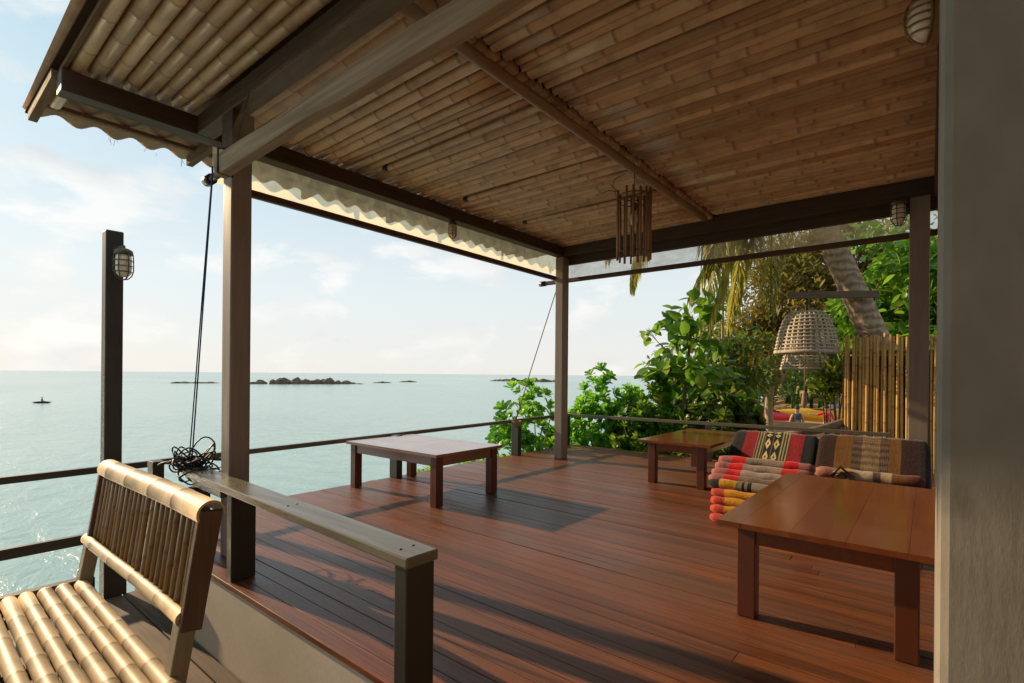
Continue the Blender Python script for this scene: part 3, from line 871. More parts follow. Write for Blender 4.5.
def roll(parent, x0, x1, y, z, r, mat, sq=1.0, skew=0):
    b = MB(); n = 18; pts = []; rad = []; us = []
    for i in range(n+1):
        u = i/n; e = min(u, 1-u)
        pts.append((x0+(x1-x0)*u, y + skew*u + .004*math.sin(u*17+z*30), z + .003*math.sin(u*23+y*9)))
        rad.append(r*((.62+.38*math.sqrt(max(0, 1-((.05-e)/.05)**2))) if e < .05 else 1)*(1+.05*math.sin(u*31+y*20)))
        us.append(u)
    b.tube(pts, rad, 14, True, attrs={'u': us, 'v': [y*3+z]*len(us)}, squash=sq)
    return link('mat_roll', b, mat, parent)
t = thing('triangle_cushion', 'triangle cushion with black, red and striped bands and its red and yellow fold-out mat', 'floor cushion', (-1.25, 5.3, 0), 'floor triangle cushions')
wedge('wedge', t, -1.68, -.86, [(5.36,.01), (6.02,.615), (6.20,.01)], M['wedge_red'])
for i, (yy, zz, r) in enumerate([(4.33,.036,.037), (4.385,.098,.037), (4.43,.158,.037), (4.47,.216,.036)]):
    roll(t, -1.40-.012*i, -.60-.012*i, yy, zz, r, M['mat_orange'])
b = MB(); b.box((-1.33, 4.50, .004), (-.62, 5.35, .225)); link('folded_mat', b, M['mat_orange'], t, bevel=.03)
roll(t, -1.49, -.68, 4.57, .272, .043, M['mat_black'])
for i, (yy, zz, r) in enumerate([(4.72,.285,.046), (4.86,.315,.045), (5.01,.35,.045), (5.17,.39,.045)]):
    roll(t, -1.535-.018*i, -.72-.018*i, yy, zz, r, M['mat_pink'])
b = MB(); b.box((-1.47, 4.74, .228), (-.74, 5.46, .29)); link('folded_mat', b, M['mat_pink'], t, bevel=.03)
t = thing('triangle_cushion', 'triangle cushion with brown and tan woven bands leaning on the roof post', 'floor cushion', (-.42, 5.5, 0), 'floor triangle cushions')
wedge('wedge', t, -.85, .01, [(5.34,.01), (5.95,.645), (6.03,.01)], M['wedge_tan'])
roll(t, -.83, -.02, 5.55, .315, .05, M['mat_pale'])
roll(t, -.82, -.03, 5.42, .22, .06, M['mat_pale'])
roll(t, -.80, -.03, 5.30, .10, .09, M['mat_pale'])
b = MB()
b.tube([(-.70,5.49,.30), (-.62,5.492,.385), (-.52,5.49,.30), (-.60,5.48,.27), (-.66,5.49,.30), (-.61,5.485,.34), (-.57,5.487,.30)], .013, 6)
link('tie', b, M['black'], t)

# ------------------------------------------------------------------ hanging stick lamp
t = thing('hanging_lamp', 'hanging lamp made of a ring of brown wooden sticks around a bulb', 'hanging lamp', (-1.985, 4.08, 2.2))
for q in range(15):
    a = 2*math.pi*q/15 + .1
    if q in (10,): continue
    rr = .14; x = -1.985 + rr*math.cos(a); y = 4.08 + rr*math.sin(a)
    z1 = 2.79 + rng.uniform(-.008,.012); z0 = 2.20 + rng.uniform(-.008,.008)
    b = MB(); b.tube([(x, y, z0), (x+rng.uniform(-.004,.004), y, (z0+z1)/2), (x, y, z1)], [rng.uniform(.009,.0125)]*3, 7)
    link('stick', b, M['stick'], t)
for zz in (2.26, 2.70, 2.75):
    b = MB(); b.tube([(-1.985+.128*math.cos(u), 4.08+.128*math.sin(u), zz) for u in [i*2*math.pi/24 for i in range(24)]], .005, 6, closed=True)
    link('ring', b, M['benchwood'], t)
b = MB()
for a in (0, 2.1, 4.2): b.tube([(-1.985+.128*math.cos(a), 4.08+.128*math.sin(a), 2.75), (-1.985, 4.08, 2.80)], .003, 5)
b.tube([(-1.985, 4.08, 2.70), (-1.985, 4.08, 2.95)], .005, 6)
link('cord', b, M['brass'], t)
b = MB(); b.lathe([(.004,.0), (.02,.005), (.022,.06), (.018,.07), (.004,.072)], (-1.985, 4.08, 2.62), 14); s_ = link('socket', b, M['black'], t)
b = MB(); b.lathe([(.004,-.13), (.018,-.125), (.03,-.10), (.034,-.075), (.028,-.04), (.015,-.005), (.014,0)], (-1.985, 4.08, 2.62), 16)
link('bulb', b, plain('bulb_glass', (.55,.48,.38), .2, .6, 30, .05, 0), t)
b = MB()
b.tube([(-2.1,4.0,2.79),(-2.14,3.98,2.84),(-2.12,3.99,2.90),(-2.05,4.05,2.95)], .003, 5)
b.tube([(-2.1,4.0,2.79),(-2.17,3.95,2.80),(-2.21,3.92,2.77)], .003, 5)
b.tube([(-2.12,4.0,2.75),(-2.13,4.0,2.82),(-2.16,3.97,2.86)], .003, 5)
link('loose_wire', b, M['black'], t)

# ------------------------------------------------------------------ vegetation helpers
def leaf(b, p, d, up, L, W, prof, droop=.25, fold=.12):
    """curved leaf blade: base p, direction d; prof = half-width profile along the length"""
    d = d.normalized(); sd = d.cross(up)
    if sd.length < 1e-4: sd = d.orthogonal()
    sd.normalize(); nn = sd.cross(d).normalized()
    m = len(prof); prev = None
    for i, wv in enumerate(prof):
        s = i/(m-1)
        c = p + d*(L*s) - nn*(droop*L*s*s)
        w = W*wv*.5
        row = (b.vert(c - sd*w + nn*(fold*w)), b.vert(c - nn*(fold*w*.3)), b.vert(c + sd*w + nn*(fold*w)))
        if prev:
            b.face((prev[0], prev[1], row[1], row[0]), True); b.face((prev[1], prev[2], row[2], row[1]), True)
        prev = row
OBO = (.12, .45, .85, 1.0, .55)
OVAL = (.1, .75, 1.0, .7, .05)
ROUND = (.15, .9, 1.05, .85, .2)
LANCE = (.15, .8, .85, .5, .02)
def rvec(r, zmin=-1):
    while True:
        v = Vector((r.uniform(-1,1), r.uniform(-1,1), r.uniform(zmin,1)))
        if .05 < v.length < 1: return v.normalized()
def rosette(b, p, axis, r, n, L, W, prof, spread=(.3, 1.25)):
    axis = axis.normalized(); o1 = axis.orthogonal().normalized(); o2 = axis.cross(o1)
    for i in range(n):
        a = i*2.4 + r.random()*.5; q = spread[0] + (spread[1]-spread[0])*(i/n)
        d = axis*math.cos(q) + (o1*math.cos(a)+o2*math.sin(a))*math.sin(q)
        k = r.uniform(.75, 1.1)*(.6+.4*i/n)
        leaf(b, p - axis*(.04*i/n), d, axis + d*.01, L*k, W*k, prof, r.uniform(.05,.3))
def shrub(name, label, cx, cy, rx, ry, z1, n, L, W, prof, mat, seed, per=11, cat='shrub', group=None, zlow=None, stems=14, stem_mat=None):
    """rosettes of leaves scattered on and in an uneven mound, on stems from the ground"""
    r = random.Random(seed); n = int(n*2.6); L *= 1.12; W *= 1.2
    z0 = ground_z(cx, cy)
    t = thing(name, label, cat, (cx, cy, z0), group)
    b = MB(); s = MB(); zl = z0 + .3 if zlow is None else zlow
    bumps = [(r.uniform(0, 6.28), r.uniform(.75, 1.0)) for _ in range(6)]
    tips = []
    for i in range(n):
        a = r.uniform(0, 6.28); rad = math.sqrt(r.random())
        lump = .78 + .22*math.sin(a*3+bumps[0][0]) * math.cos(rad*4+bumps[1][0])
        hh = (z1 - zl)*math.sqrt(max(0.02, 1 - .86*rad*rad))*lump
        k = 1 if r.random() < .62 else r.uniform(.25, 1)
        p = Vector((cx + rx*rad*math.cos(a), cy + ry*rad*math.sin(a), zl + hh*k + r.uniform(-.06,.06)))
        ax = Vector((math.cos(a)*rad*rx*.7, math.sin(a)*rad*ry*.7, .55)) + rvec(r)*.35
        rosette(b, p, ax, r, per + r.randint(-2, 2), L*r.uniform(.8,1.15), W, prof)
        tips.append((p, ax))
    for p, ax in r.sample(tips, min(stems, len(tips))):
        base = Vector((cx + r.uniform(-.2,.2)*rx, cy + r.uniform(-.2,.2)*ry, z0-.05))
        mid = base.lerp(p, .5) + Vector((r.uniform(-.1,.1), r.uniform(-.1,.1), .1))
        s.tube([base, mid, p - ax.normalized()*.05, p], [.02, .015, .009, .006], 6)
    link('stems', s, stem_mat or M['bark'], t)
    link('foliage', b, mat, t)
    return t
def tree(name, label, base, top, crown_blobs, n, L, W, prof, mat, seed, bark=None, r0=.14, cat='tree', group=None):
    """trunk with limbs reaching into every crown blob; leaves clumped on twigs"""
    r = random.Random(seed); n = int(n*2.6)
    base = Vector(base); top = Vector(top)
    t = thing(name, label, cat, base, group)
    s = MB(); b = MB()
    m1 = base.lerp(top, .5) + Vector((r.uniform(-.2,.2), r.uniform(-.2,.2), 0))
    s.tube([base-Vector((0,0,.3)), base.lerp(m1,.5), m1, top], [r0*1.25, r0, r0*.85, r0*.6], 10)
    tot = sum(q[3]**2 for q in crown_blobs)
    for (x, y, z, rad) in crown_blobs:
        c = Vector((x, y, z))
        st = base.lerp(top, r.uniform(.55, 1.0))
        mid = st.lerp(c, .5) + rvec(r)*rad*.25
        s.tube([st, mid, c], [r0*.42, r0*.28, r0*.14], 7)
        nt = 9
        tw = []
        for _ in range(nt):
            e = c + Vector((r.gauss(0,1), r.gauss(0,1), r.gauss(0,.8)))*rad*.55
            s.tube([c.lerp(mid, r.random()*.5), c.lerp(e,.5)+rvec(r)*rad*.1, e], [r0*.12, r0*.08, r0*.035], 5)
            tw.append(e)
        for i in range(int(n*rad*rad/tot)):
            e = r.choice(tw)
            p = e + Vector((r.gauss(0,1), r.gauss(0,1), r.gauss(0,.7)))*rad*.3
            d = (p-c).normalized()*.7 + rvec(r) + Vector((0,0,-.15))
            k = r.uniform(.7, 1.25)
            leaf(b, p, d, Vector((0,0,1)) + rvec(r)*.6, L*k, W*k, prof, r.uniform(.05,.4), .2)
    link('trunk', s, bark or M['bark'], t)
    link('crown', b, mat, t)
    return t

# shrubs round the far end of the deck
shrub('sea_lettuce_shrub', 'bright green shrub rising outside the seaward railing left of the far roof post', -5.35, 6.95, .62, .95, 1.22, 100, .15, .075, OBO, M['leafbright'], 1, 12, group='shrubs by the deck', zlow=-1.2)
shrub('sea_lettuce_shrub', 'low green shrub peeping over the deck edge behind the sunlit table', -5.45, 5.35, .55, .85, .13, 60, .13, .065, OBO, M['leafbright'], 2, 11, group='shrubs by the deck', zlow=-1.3)
shrub('sea_lettuce_shrub', 'round bright shrub just right of the free-standing far roof post', -4.85, 8.6, .8, .7, 1.35, 130, .15, .075, OBO, M['leafbright'], 3, 12, group='shrubs by the deck', zlow=-1.0)
shrub('sea_lettuce_shrub', 'bright green shrub filling the gap left of the tall round-leaved shrub', -4.35, 9.3, .8, .7, 1.2, 110, .15, .075, OBO, M['leafbright'], 14, 12, group='shrubs by the deck', zlow=-1.0)
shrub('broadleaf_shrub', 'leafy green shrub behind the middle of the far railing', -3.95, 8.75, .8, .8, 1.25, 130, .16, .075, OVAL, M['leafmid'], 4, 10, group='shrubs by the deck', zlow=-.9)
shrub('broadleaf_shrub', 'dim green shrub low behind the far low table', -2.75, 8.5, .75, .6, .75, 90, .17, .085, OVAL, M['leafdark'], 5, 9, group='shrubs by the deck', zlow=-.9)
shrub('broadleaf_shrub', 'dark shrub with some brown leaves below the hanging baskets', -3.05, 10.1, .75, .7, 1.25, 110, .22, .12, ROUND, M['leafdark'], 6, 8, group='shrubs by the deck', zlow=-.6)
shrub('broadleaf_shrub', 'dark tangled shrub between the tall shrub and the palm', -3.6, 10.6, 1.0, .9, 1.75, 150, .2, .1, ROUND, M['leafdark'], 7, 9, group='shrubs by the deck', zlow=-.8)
shrub('yellow_green_shrub', 'yellow-green bush beside the left end of the bamboo fence', -1.20, 9.9, .24, .4, 1.65, 50, .26, .05, LANCE, leafmat('yellow_green_leaves', [(0,(.06,.12,.015)), (.5,(.16,.24,.02)), (1,(.3,.34,.04))], .4, .35, (.5,.6,.05)), 8, 9, group='shrubs by the deck', zlow=.75)
# the tall shrub
t0 = tree('sea_almond_shrub', 'tall shrub with big round leaves standing above the far railing', (-3.45,9.15,ground_z(-3.45,9.15)), (-3.3,9.1,2.0),
     [(-3.35,9.0,2.25,.33), (-3.6,9.05,1.85,.36), (-3.15,9.05,1.8,.30), (-3.3,9.0,1.35,.45), (-3.85,8.95,1.25,.40), (-2.85,9.2,2.35,.22), (-4.1,9.0,2.05,.15), (-2.9,9.1,1.0,.42), (-3.6,9.0,2.35,.2)],
     150, .22, .155, ROUND, M['leafmid'], 21, r0=.035, cat='shrub')

# ------------------------------------------------------------------ coconut palm
def palm():
    t = thing('coconut_palm', 'leaning coconut palm behind the bamboo fence with yellowing fronds', 'palm tree', (.35, 9.0, ground_z(.35,9)))
    P0 = [Vector(p) for p in ((.45,8.95,-1.9), (.05,8.95,.0), (-.64,8.95,1.85), (-1.20,8.95,3.35), (-1.70,8.95,4.5), (-1.95,8.95,5.1))]
    r9 = random.Random(4); b = MB(); pts = []; rad = []
    for a, c, r0, r1 in zip(P0, P0[1:], (.22,.20,.18,.165,.15), (.20,.18,.165,.15,.14)):
        for i in range(14):
            s = i/14; pts.append(a.lerp(c, s)); rad.append((r0+(r1-r0)*s)*(1.0 + (.014 if i % 2 else -.01) + r9.uniform(-.008,.008)))
    b.tube(pts, rad, 18); link('trunk', b, M['palmtrunk'], t)
    r = random.Random(5)
    top = Vector((-1.97, 8.95, 5.15))
    specs = [(a, e, l) for a, e, l in ((180,.75,4.1),(205,.1,4.3),(160,.6,4.0),(230,-.1,3.9),(250,.2,4.4),(278,-.2,4.0),(300,.2,4.2),(325,.1,4.2),(350,-.1,3.8),(15,.3,4.3),(45,.4,4.5),(90,.5,4.5),(130,.4,4.5),(192,-.25,3.6),(262,-.35,3.6))]
    specs = [q + (1.6, -.34) for q in specs] + [(184,-1.08,2.9,.05,-.45),(200,-1.2,3.3,.15,-.5),(238,-1.2,3.3,.2,-.7),(282,-1.25,3.1,.2,-.7),(150,-.9,3.6,.3,-.6)]
    for az, el, L, bend, hang in specs:
        a = R(az); b = MB()
        d = Vector((math.cos(a), math.sin(a), 0)); p = top.copy(); ang = el + (.35 if el > -.6 else 0)
        line = [p.copy()]
        n = 26
        for i in range(n):
            ang -= (bend/n)*(1.25 - .5*i/n)
            p = p + (d*math.cos(ang) + Vector((0,0,1))*math.sin(ang))*(L/n)
            line.append(p.copy())
        L0 = L; b.tube(line, [.03*(1-.85*i/n)+.003 for i in range(n+1)], 6)
        link('frond_rib', b, M['frond'], t)
        b = MB()
        sd = Vector((-d.y, d.x, 0))
        for i in range(3, n):
            for q in ((0, .25, .5, .75) if el > -.6 else (0, .5)):
                c = line[i].lerp(line[i+1], q); tan = (line[i+1]-line[i]).normalized()
                s = (i+q)/n
                ll = .75*math.sin(math.pi*min(1, .18+s*.78))*r.uniform(.8,1.1)+.12
                for sg in (-1, 1):
                    dd = sd*sg*.75 + tan*.65 + Vector((0,0,hang)) + rvec(r)*.14
                    leaf(b, c, dd, Vector((0,0,1)), ll*(1.1 if el > -.6 else .9), .055 if el > -.6 else .042, (.5,1,.6,.04), .35, .3)
        link('frond', b, M['frond'], t)
palm()
# cross bar lashed to the trunk and the two baskets hung from it
b = MB(); b.bar((-1.66,8.62,2.43), (-.55,8.72,2.36), .06, .10)
tag(link('cross_bar', b, M['greywood'], loc=(-1.1,8.66,2.4), bevel=.006), 'grey wooden bar lashed across the palm trunk', 'wooden bar')
def basket(c, s, label, seed):
    t = thing('bell_basket', label, 'basket', c, 'hanging bell baskets')
    cx, cy, cz = c
    prof = [(.10, .66), (.20, .65), (.28, .60), (.335, .50), (.375, .38), (.405, .25), (.43, .12), (.455, .0)]
    def at(h):
        for (ra, ha), (rb, hb) in zip(prof, prof[1:]):
            if ha >= h >= hb: return ra + (rb-ra)*((ha-h)/(ha-hb) if ha > hb else 0)
        return prof[-1][0]
    b = MB(); n = 30
    for q in range(n):
        a = 2*math.pi*q/n; wd = .40*2*math.pi/n
        prev = None
        for r_, h in prof:
            row = [b.vert((cx + r_*s*math.cos(a+k*wd/2), cy + r_*s*math.sin(a+k*wd/2), cz + h*s)) for k in (-1, 1)]
            if prev: b.face((prev[0], prev[1], row[1], row[0]), True)
            prev = row
    link('ribs', b, M['cane'], t, solid=.006)
    b = MB()
    for q in range(12):
        h = .012 + q*.056
        if h > .63: break
        m = 60; hw = .0105 if q else .024
        ring = [[b.vert((cx + (at(max(0, h+dz))*s+.006)*math.cos(2*math.pi*i/m), cy + (at(max(0, h+dz))*s+.006)*math.sin(2*math.pi*i/m), cz + (h+dz)*s)) for i in range(m)] for dz in (-hw, hw)]
        for i in range(m): b.face((ring[0][i], ring[0][(i+1)%m], ring[1][(i+1)%m], ring[1][i]), True)
    link('hoops', b, M['cane'], t, solid=.006)
    b = MB(); b.tube([(cx, cy, cz+.6*s), (cx+.01, cy, cz+.9*s)], .012, 6)
    for a in (0, 2.1, 4.2): b.tube([(cx + .2*s*math.cos(a), cy+.2*s*math.sin(a), cz+.64*s), (cx, cy, cz+.80*s)], .006, 5)
    link('hanger', b, M['black'], t)
    return t
basket((-1.42, 8.64, 1.56), .94, 'large woven bell-shaped basket hung from the bar on the palm trunk', 1)
basket((-1.62, 10.0, 1.33), .92, 'darker bell-shaped basket half hidden below and behind the other one', 2)
b = MB(); b.tube([(-1.42,8.64,2.4),(-1.43,8.64,1.6),(-1.44,8.64,.85)], .008, 6)
b.tube([(-1.44,8.64,1.0),(-1.44,8.64,.95),(-1.44,8.64,.80),(-1.44,8.64,.74)], [.01,.03,.04,.01], 8)
tag(link('hanging_string', b, M['tanrope'], loc=(-1.43,8.64,2.4)), 'weighted string dangling through the pale bell basket', 'string')
b = MB(); b.bamboo((-2.93,9.6,-1.6), (-2.90,9.6,4.2), .022, 8, .4)
tag(link('bamboo_pole', b, bamboo_mat('pale_pole', (.35,.24,.12), (.5,.36,.2), 'z'), loc=(-2.92,9.6,-1.6)), 'thin pale bamboo pole standing before the palm fronds', 'pole')

# ------------------------------------------------------------------ bamboo fence
t = thing('bamboo_fence', 'golden bamboo pole fence behind the dark roof post', 'fence', (.5, 8.5, -1.6))
x = -.93
while x < 2.6:
    r = rng.uniform(.0155, .021); yo = rng.choice((0, .01, .018))
    b = MB(); b.bamboo((x+r, 8.5+yo, -1.6), (x+r+rng.uniform(-.012,.012), 8.5+yo, 1.77+rng.uniform(-.025,.03)), r, 9, .42, .08, .006, 1.06)
    link('pole', b, M['fence'], t)
    x += 2*r + rng.uniform(.001, .010)
for zz in (.3, 1.55):
    b = MB(); b.bamboo((-.95, 8.57, zz), (2.6, 8.57, zz), .028, 8, .4); link('cross_pole', b, bamboo_mat('fence_cross_bamboo', (.2,.1,.03), (.4,.24,.08), 'x'), t)
b = MB(); b.box((-.96, 8.62, -1.6), (2.6, 8.66, 1.5)); link('dark_gap_panel', b, M['benchwood'], t)  # dark panel added to keep the gaps between poles dark
# driftwood handrail and low board wall by the sand
b = MB(); b.tube([(-1.62,8.05,.36), (-1.2,8.35,.46), (-.95,8.6,.56), (-.72,8.85,.62)], [.05,.055,.055,.05], 10)
b.tube([(-1.55,8.1,.38), (-1.56,8.1,-1.9)], .04, 8); b.tube([(-.85,8.72,.58), (-.86,8.72,-1.9)], .04, 8)
tag(link('handrail', b, M['bark'], loc=(-1.2,8.4,.4)), 'rough round-log handrail beyond the red cushion', 'handrail')
b = MB()
for i, zz in enumerate((-.36, -.62, -.88)): b.box((-5.3, 18.9+.02*i, zz-.12), (-1.6, 18.95+.02*i, zz+.08))
for xx in (-5.2, -3.4, -1.7): b.box((xx, 18.97, -1.75), (xx+.1, 19.07, -.24))
tag(link('board_wall', b, M['greywood'], loc=(-3.4,19,-1.6), bevel=.01), 'low weathered board wall in front of the kayaks', 'board wall')

# ------------------------------------------------------------------ trees behind
trees = 'trees behind the deck'
tree('dry_tree', 'dry olive-brown tree filling the gap behind the palm fronds', (-3.6,16.5,-1.6), (-3.3,16.5,2.6),
     [(-4.4,16.4,2.6,1.0),(-3.4,16.2,3.6,1.2),(-2.4,16.6,3.2,1.2),(-3.4,16.3,2.5,.9),(-4.9,17,2.0,.8),(-2.0,16.8,4.6,1.2),(-1.4,17,2.6,1.2),(-3.2,17,5.2,1.1)], 8500, .19, .065, LANCE, M['leafolive'], 31, M['palebark'], .12, group=trees)
tree('russet_tree', 'russet-brown crowned tree right of the palm trunk', (-1.3,17.5,-1.6), (-1.3,17.5,3.2),
     [(-1.5,17.2,4.3,.9),(-.9,17.2,4.1,.8),(-1.5,17.4,3.4,.9)], 1300, .18, .07, LANCE, M['leafbrown'], 32, M['palebark'], .1, group=trees)
tree('green_tree', 'bright green broadleaf tree with pale bare branches behind the fence', (-.1,12.9,-1.6), (-.2,12.8,2.1),
     [(-.9,12.8,3.0,.6),(-.3,12.6,3.5,.7),(.4,12.9,3.7,.8),(-.1,12.7,2.6,.6),(.7,12.8,2.7,.8),(-.7,12.9,2.2,.5),(1.3,13,3.4,.9),(.3,12.6,1.9,.6),(-1.1,13,1.7,.5)], 2300, .24, .12, OVAL, M['leafmid'], 33, M['palebark'], .09, group=trees)
tree('dark_tree', 'dark green tree rising behind the pale pillar and fence', (1.6,15.5,-1.6), (1.6,15.5,3),
     [(.8,15.2,3.2,1.2),(1.8,15,4.4,1.3),(2.8,15.3,3.6,1.4),(.2,15.5,2.2,1.1),(3.6,15.5,2.4,1.4)], 2600, .22, .11, OVAL, M['leafdark'], 34, M['bark'], .14, group=trees)
tree('olive_tree', 'olive-leaved tree low behind the tall round-leaved shrub', (-5.0,14.5,-1.6), (-4.9,14.5,.8),
     [(-5.0,14.3,1.2,.8),(-4.3,14.4,1.6,.8),(-3.6,14.3,1.3,.8),(-4.5,14.5,.5,.9)], 1800, .17, .075, OVAL, M['leafdark'], 35, M['bark'], .09, group=trees)
tree('shade_tree', 'dark shade tree above the sand behind the baskets', (-3.0,28.5,-1.6), (-3.2,28.5,2.0),
     [(-4.0,28,3.0,1.6),(-2.6,28,3.4,1.7),(-5.2,28.5,2.4,1.4),(-1.5,28.4,2.6,1.6),(-3.4,28,4.8,1.6)], 2600, .3, .13, OVAL, M['leafdark'], 36, M['bark'], .18, group=trees)
# far wood closing the beach
b = MB(); r = random.Random(77)
for q in range(120):
    x = r.uniform(-17, 14); y = r.uniform(44, 60); h = r.uniform(4.0, 8.0); rad = r.uniform(1.2, 2.4)
    z0 = ground_z(x, y)
    b.tube([(x,y,z0),(x+.2,y,z0+h*.6)], [.14,.08], 5)
    for i in range(95):
        p = Vector((x, y, z0 + h*.62)) + Vector((r.gauss(0,1)*rad*.55, r.gauss(0,1)*rad*.5, r.gauss(0,1)*h*.2))
        leaf(b, p, rvec(r), Vector((0,0,1))+rvec(r)*.7, r.uniform(.4,.8), r.uniform(.25,.4), (.3,1,.1), .2, .2)
tag(link('far_wood', b, M['leafdark']), 'dark wood at the back of the beach', 'wood', kind='stuff')
# boulders at the back of the sand
for i, (x, y, s) in enumerate(((-6.3,38,1.0), (-4.7,39,1.3), (-3.4,37,.9))):
    b = MB(); r = random.Random(90+i); z = ground_z(x, y)
    prof = []
    rings = []
    for j in range(7):
        th = j/6*math.pi/2; ring = []
        for k_ in range(14):
            a = 2*math.pi*k_/14; rr = s*(math.cos(th)*(1+.2*math.sin(a*3+i)+r.uniform(-.08,.08)) + .03)
            ring.append(b.vert((x+rr*math.cos(a), y+rr*math.sin(a), z-.1+s*.8*math.sin(th)*(1+r.uniform(-.06,.06)))))
        rings.append(ring)
    for A, B in zip(rings, rings[1:]):
        for k_ in range(14): b.face((A[k_], A[(k_+1)%14], B[(k_+1)%14], B[k_]), True)
    b.face(rings[-1])
    tag(link('boulder', b, plain('beach_boulder', (.15,.13,.115), .9, .2, 3, .4, .5), loc=(x,y,z)), ('pale boulder furthest left at the back of the sand', 'largest boulder in the middle of the back of the sand', 'small boulder nearest the fence at the back of the sand')[i], 'boulder', 'boulders at the back of the sand')

# ------------------------------------------------------------------ kayaks and people
def kayak(c, L, W, H, yaw, mat, label, seat_mat=None, tilt=0):
    c = Vector(c); t = thing('kayak', label, 'kayak', c, 'kayaks')
    ca, sa = math.cos(yaw), math.sin(yaw)
    def W_(x, y, z): return (c.x + ca*x - sa*y, c.y + sa*x + ca*y, c.z + z)
    b = MB(); n = 24; m = 14; rows = []
    for i in range(n+1):
        s = i/n*2-1; k = max(.02, 1-abs(s)**2.3)
        rows.append([b.vert(W_(s*L/2, W/2*k*math.cos(2*math.pi*j/m), H*.5 + .28*H*s*s + H/2*(k*.85+.1)*math.sin(2*math.pi*j/m))) for j in range(m)])
    for A, B in zip(rows, rows[1:]):
        for j in range(m): b.face((A[j], A[(j+1)%m], B[(j+1)%m], B[j]), True)
    b.face(list(reversed(rows[0]))); b.face(rows[-1])
    link('hull', b, mat, t)
    b = MB(); b.tube([W_(.0+.55*math.cos(u), W*.3*math.sin(u), H*.93) for u in [i*2*math.pi/20 for i in range(20)]], .035, 6, closed=True)
    b.face([b.vert(W_(.55*math.cos(u), W*.3*math.sin(u), H*.935)) for u in [i*2*math.pi/20 for i in range(20)]])
    link('cockpit_rim', b, M['black'], t)
    return t
kz = ground_z(-3.6, 26.5)
kayak((-3.63, 25.8, kz+.72), 3.9, .95, .62, R(38), M['yellowboat'], 'yellow kayak lying on the sand behind the standing person')
kayak((-5.1, 24.9, kz+.72), 2.6, .8, .5, R(36), M['redboat'], 'red kayak on the sand left of the person in dark clothes')
b = MB()
for xx, yy in ((-4.5,25.1),(-2.75,26.5)): b.box((xx-.5,yy-.1,kz-.1), (xx+.5,yy+.1,kz+.745), Matrix.Rotation(R(128),3,'Z'))
for xx, yy in ((-5.7,24.5),(-4.5,25.35)): b.box((xx-.4,yy-.1,kz-.1), (xx+.4,yy+.1,kz+.745), Matrix.Rotation(R(128),3,'Z'))
tag(link('boat_trestles', b, M['bark'], loc=(-4,25,kz)), 'low timber trestles holding the two beach kayaks', 'trestles')

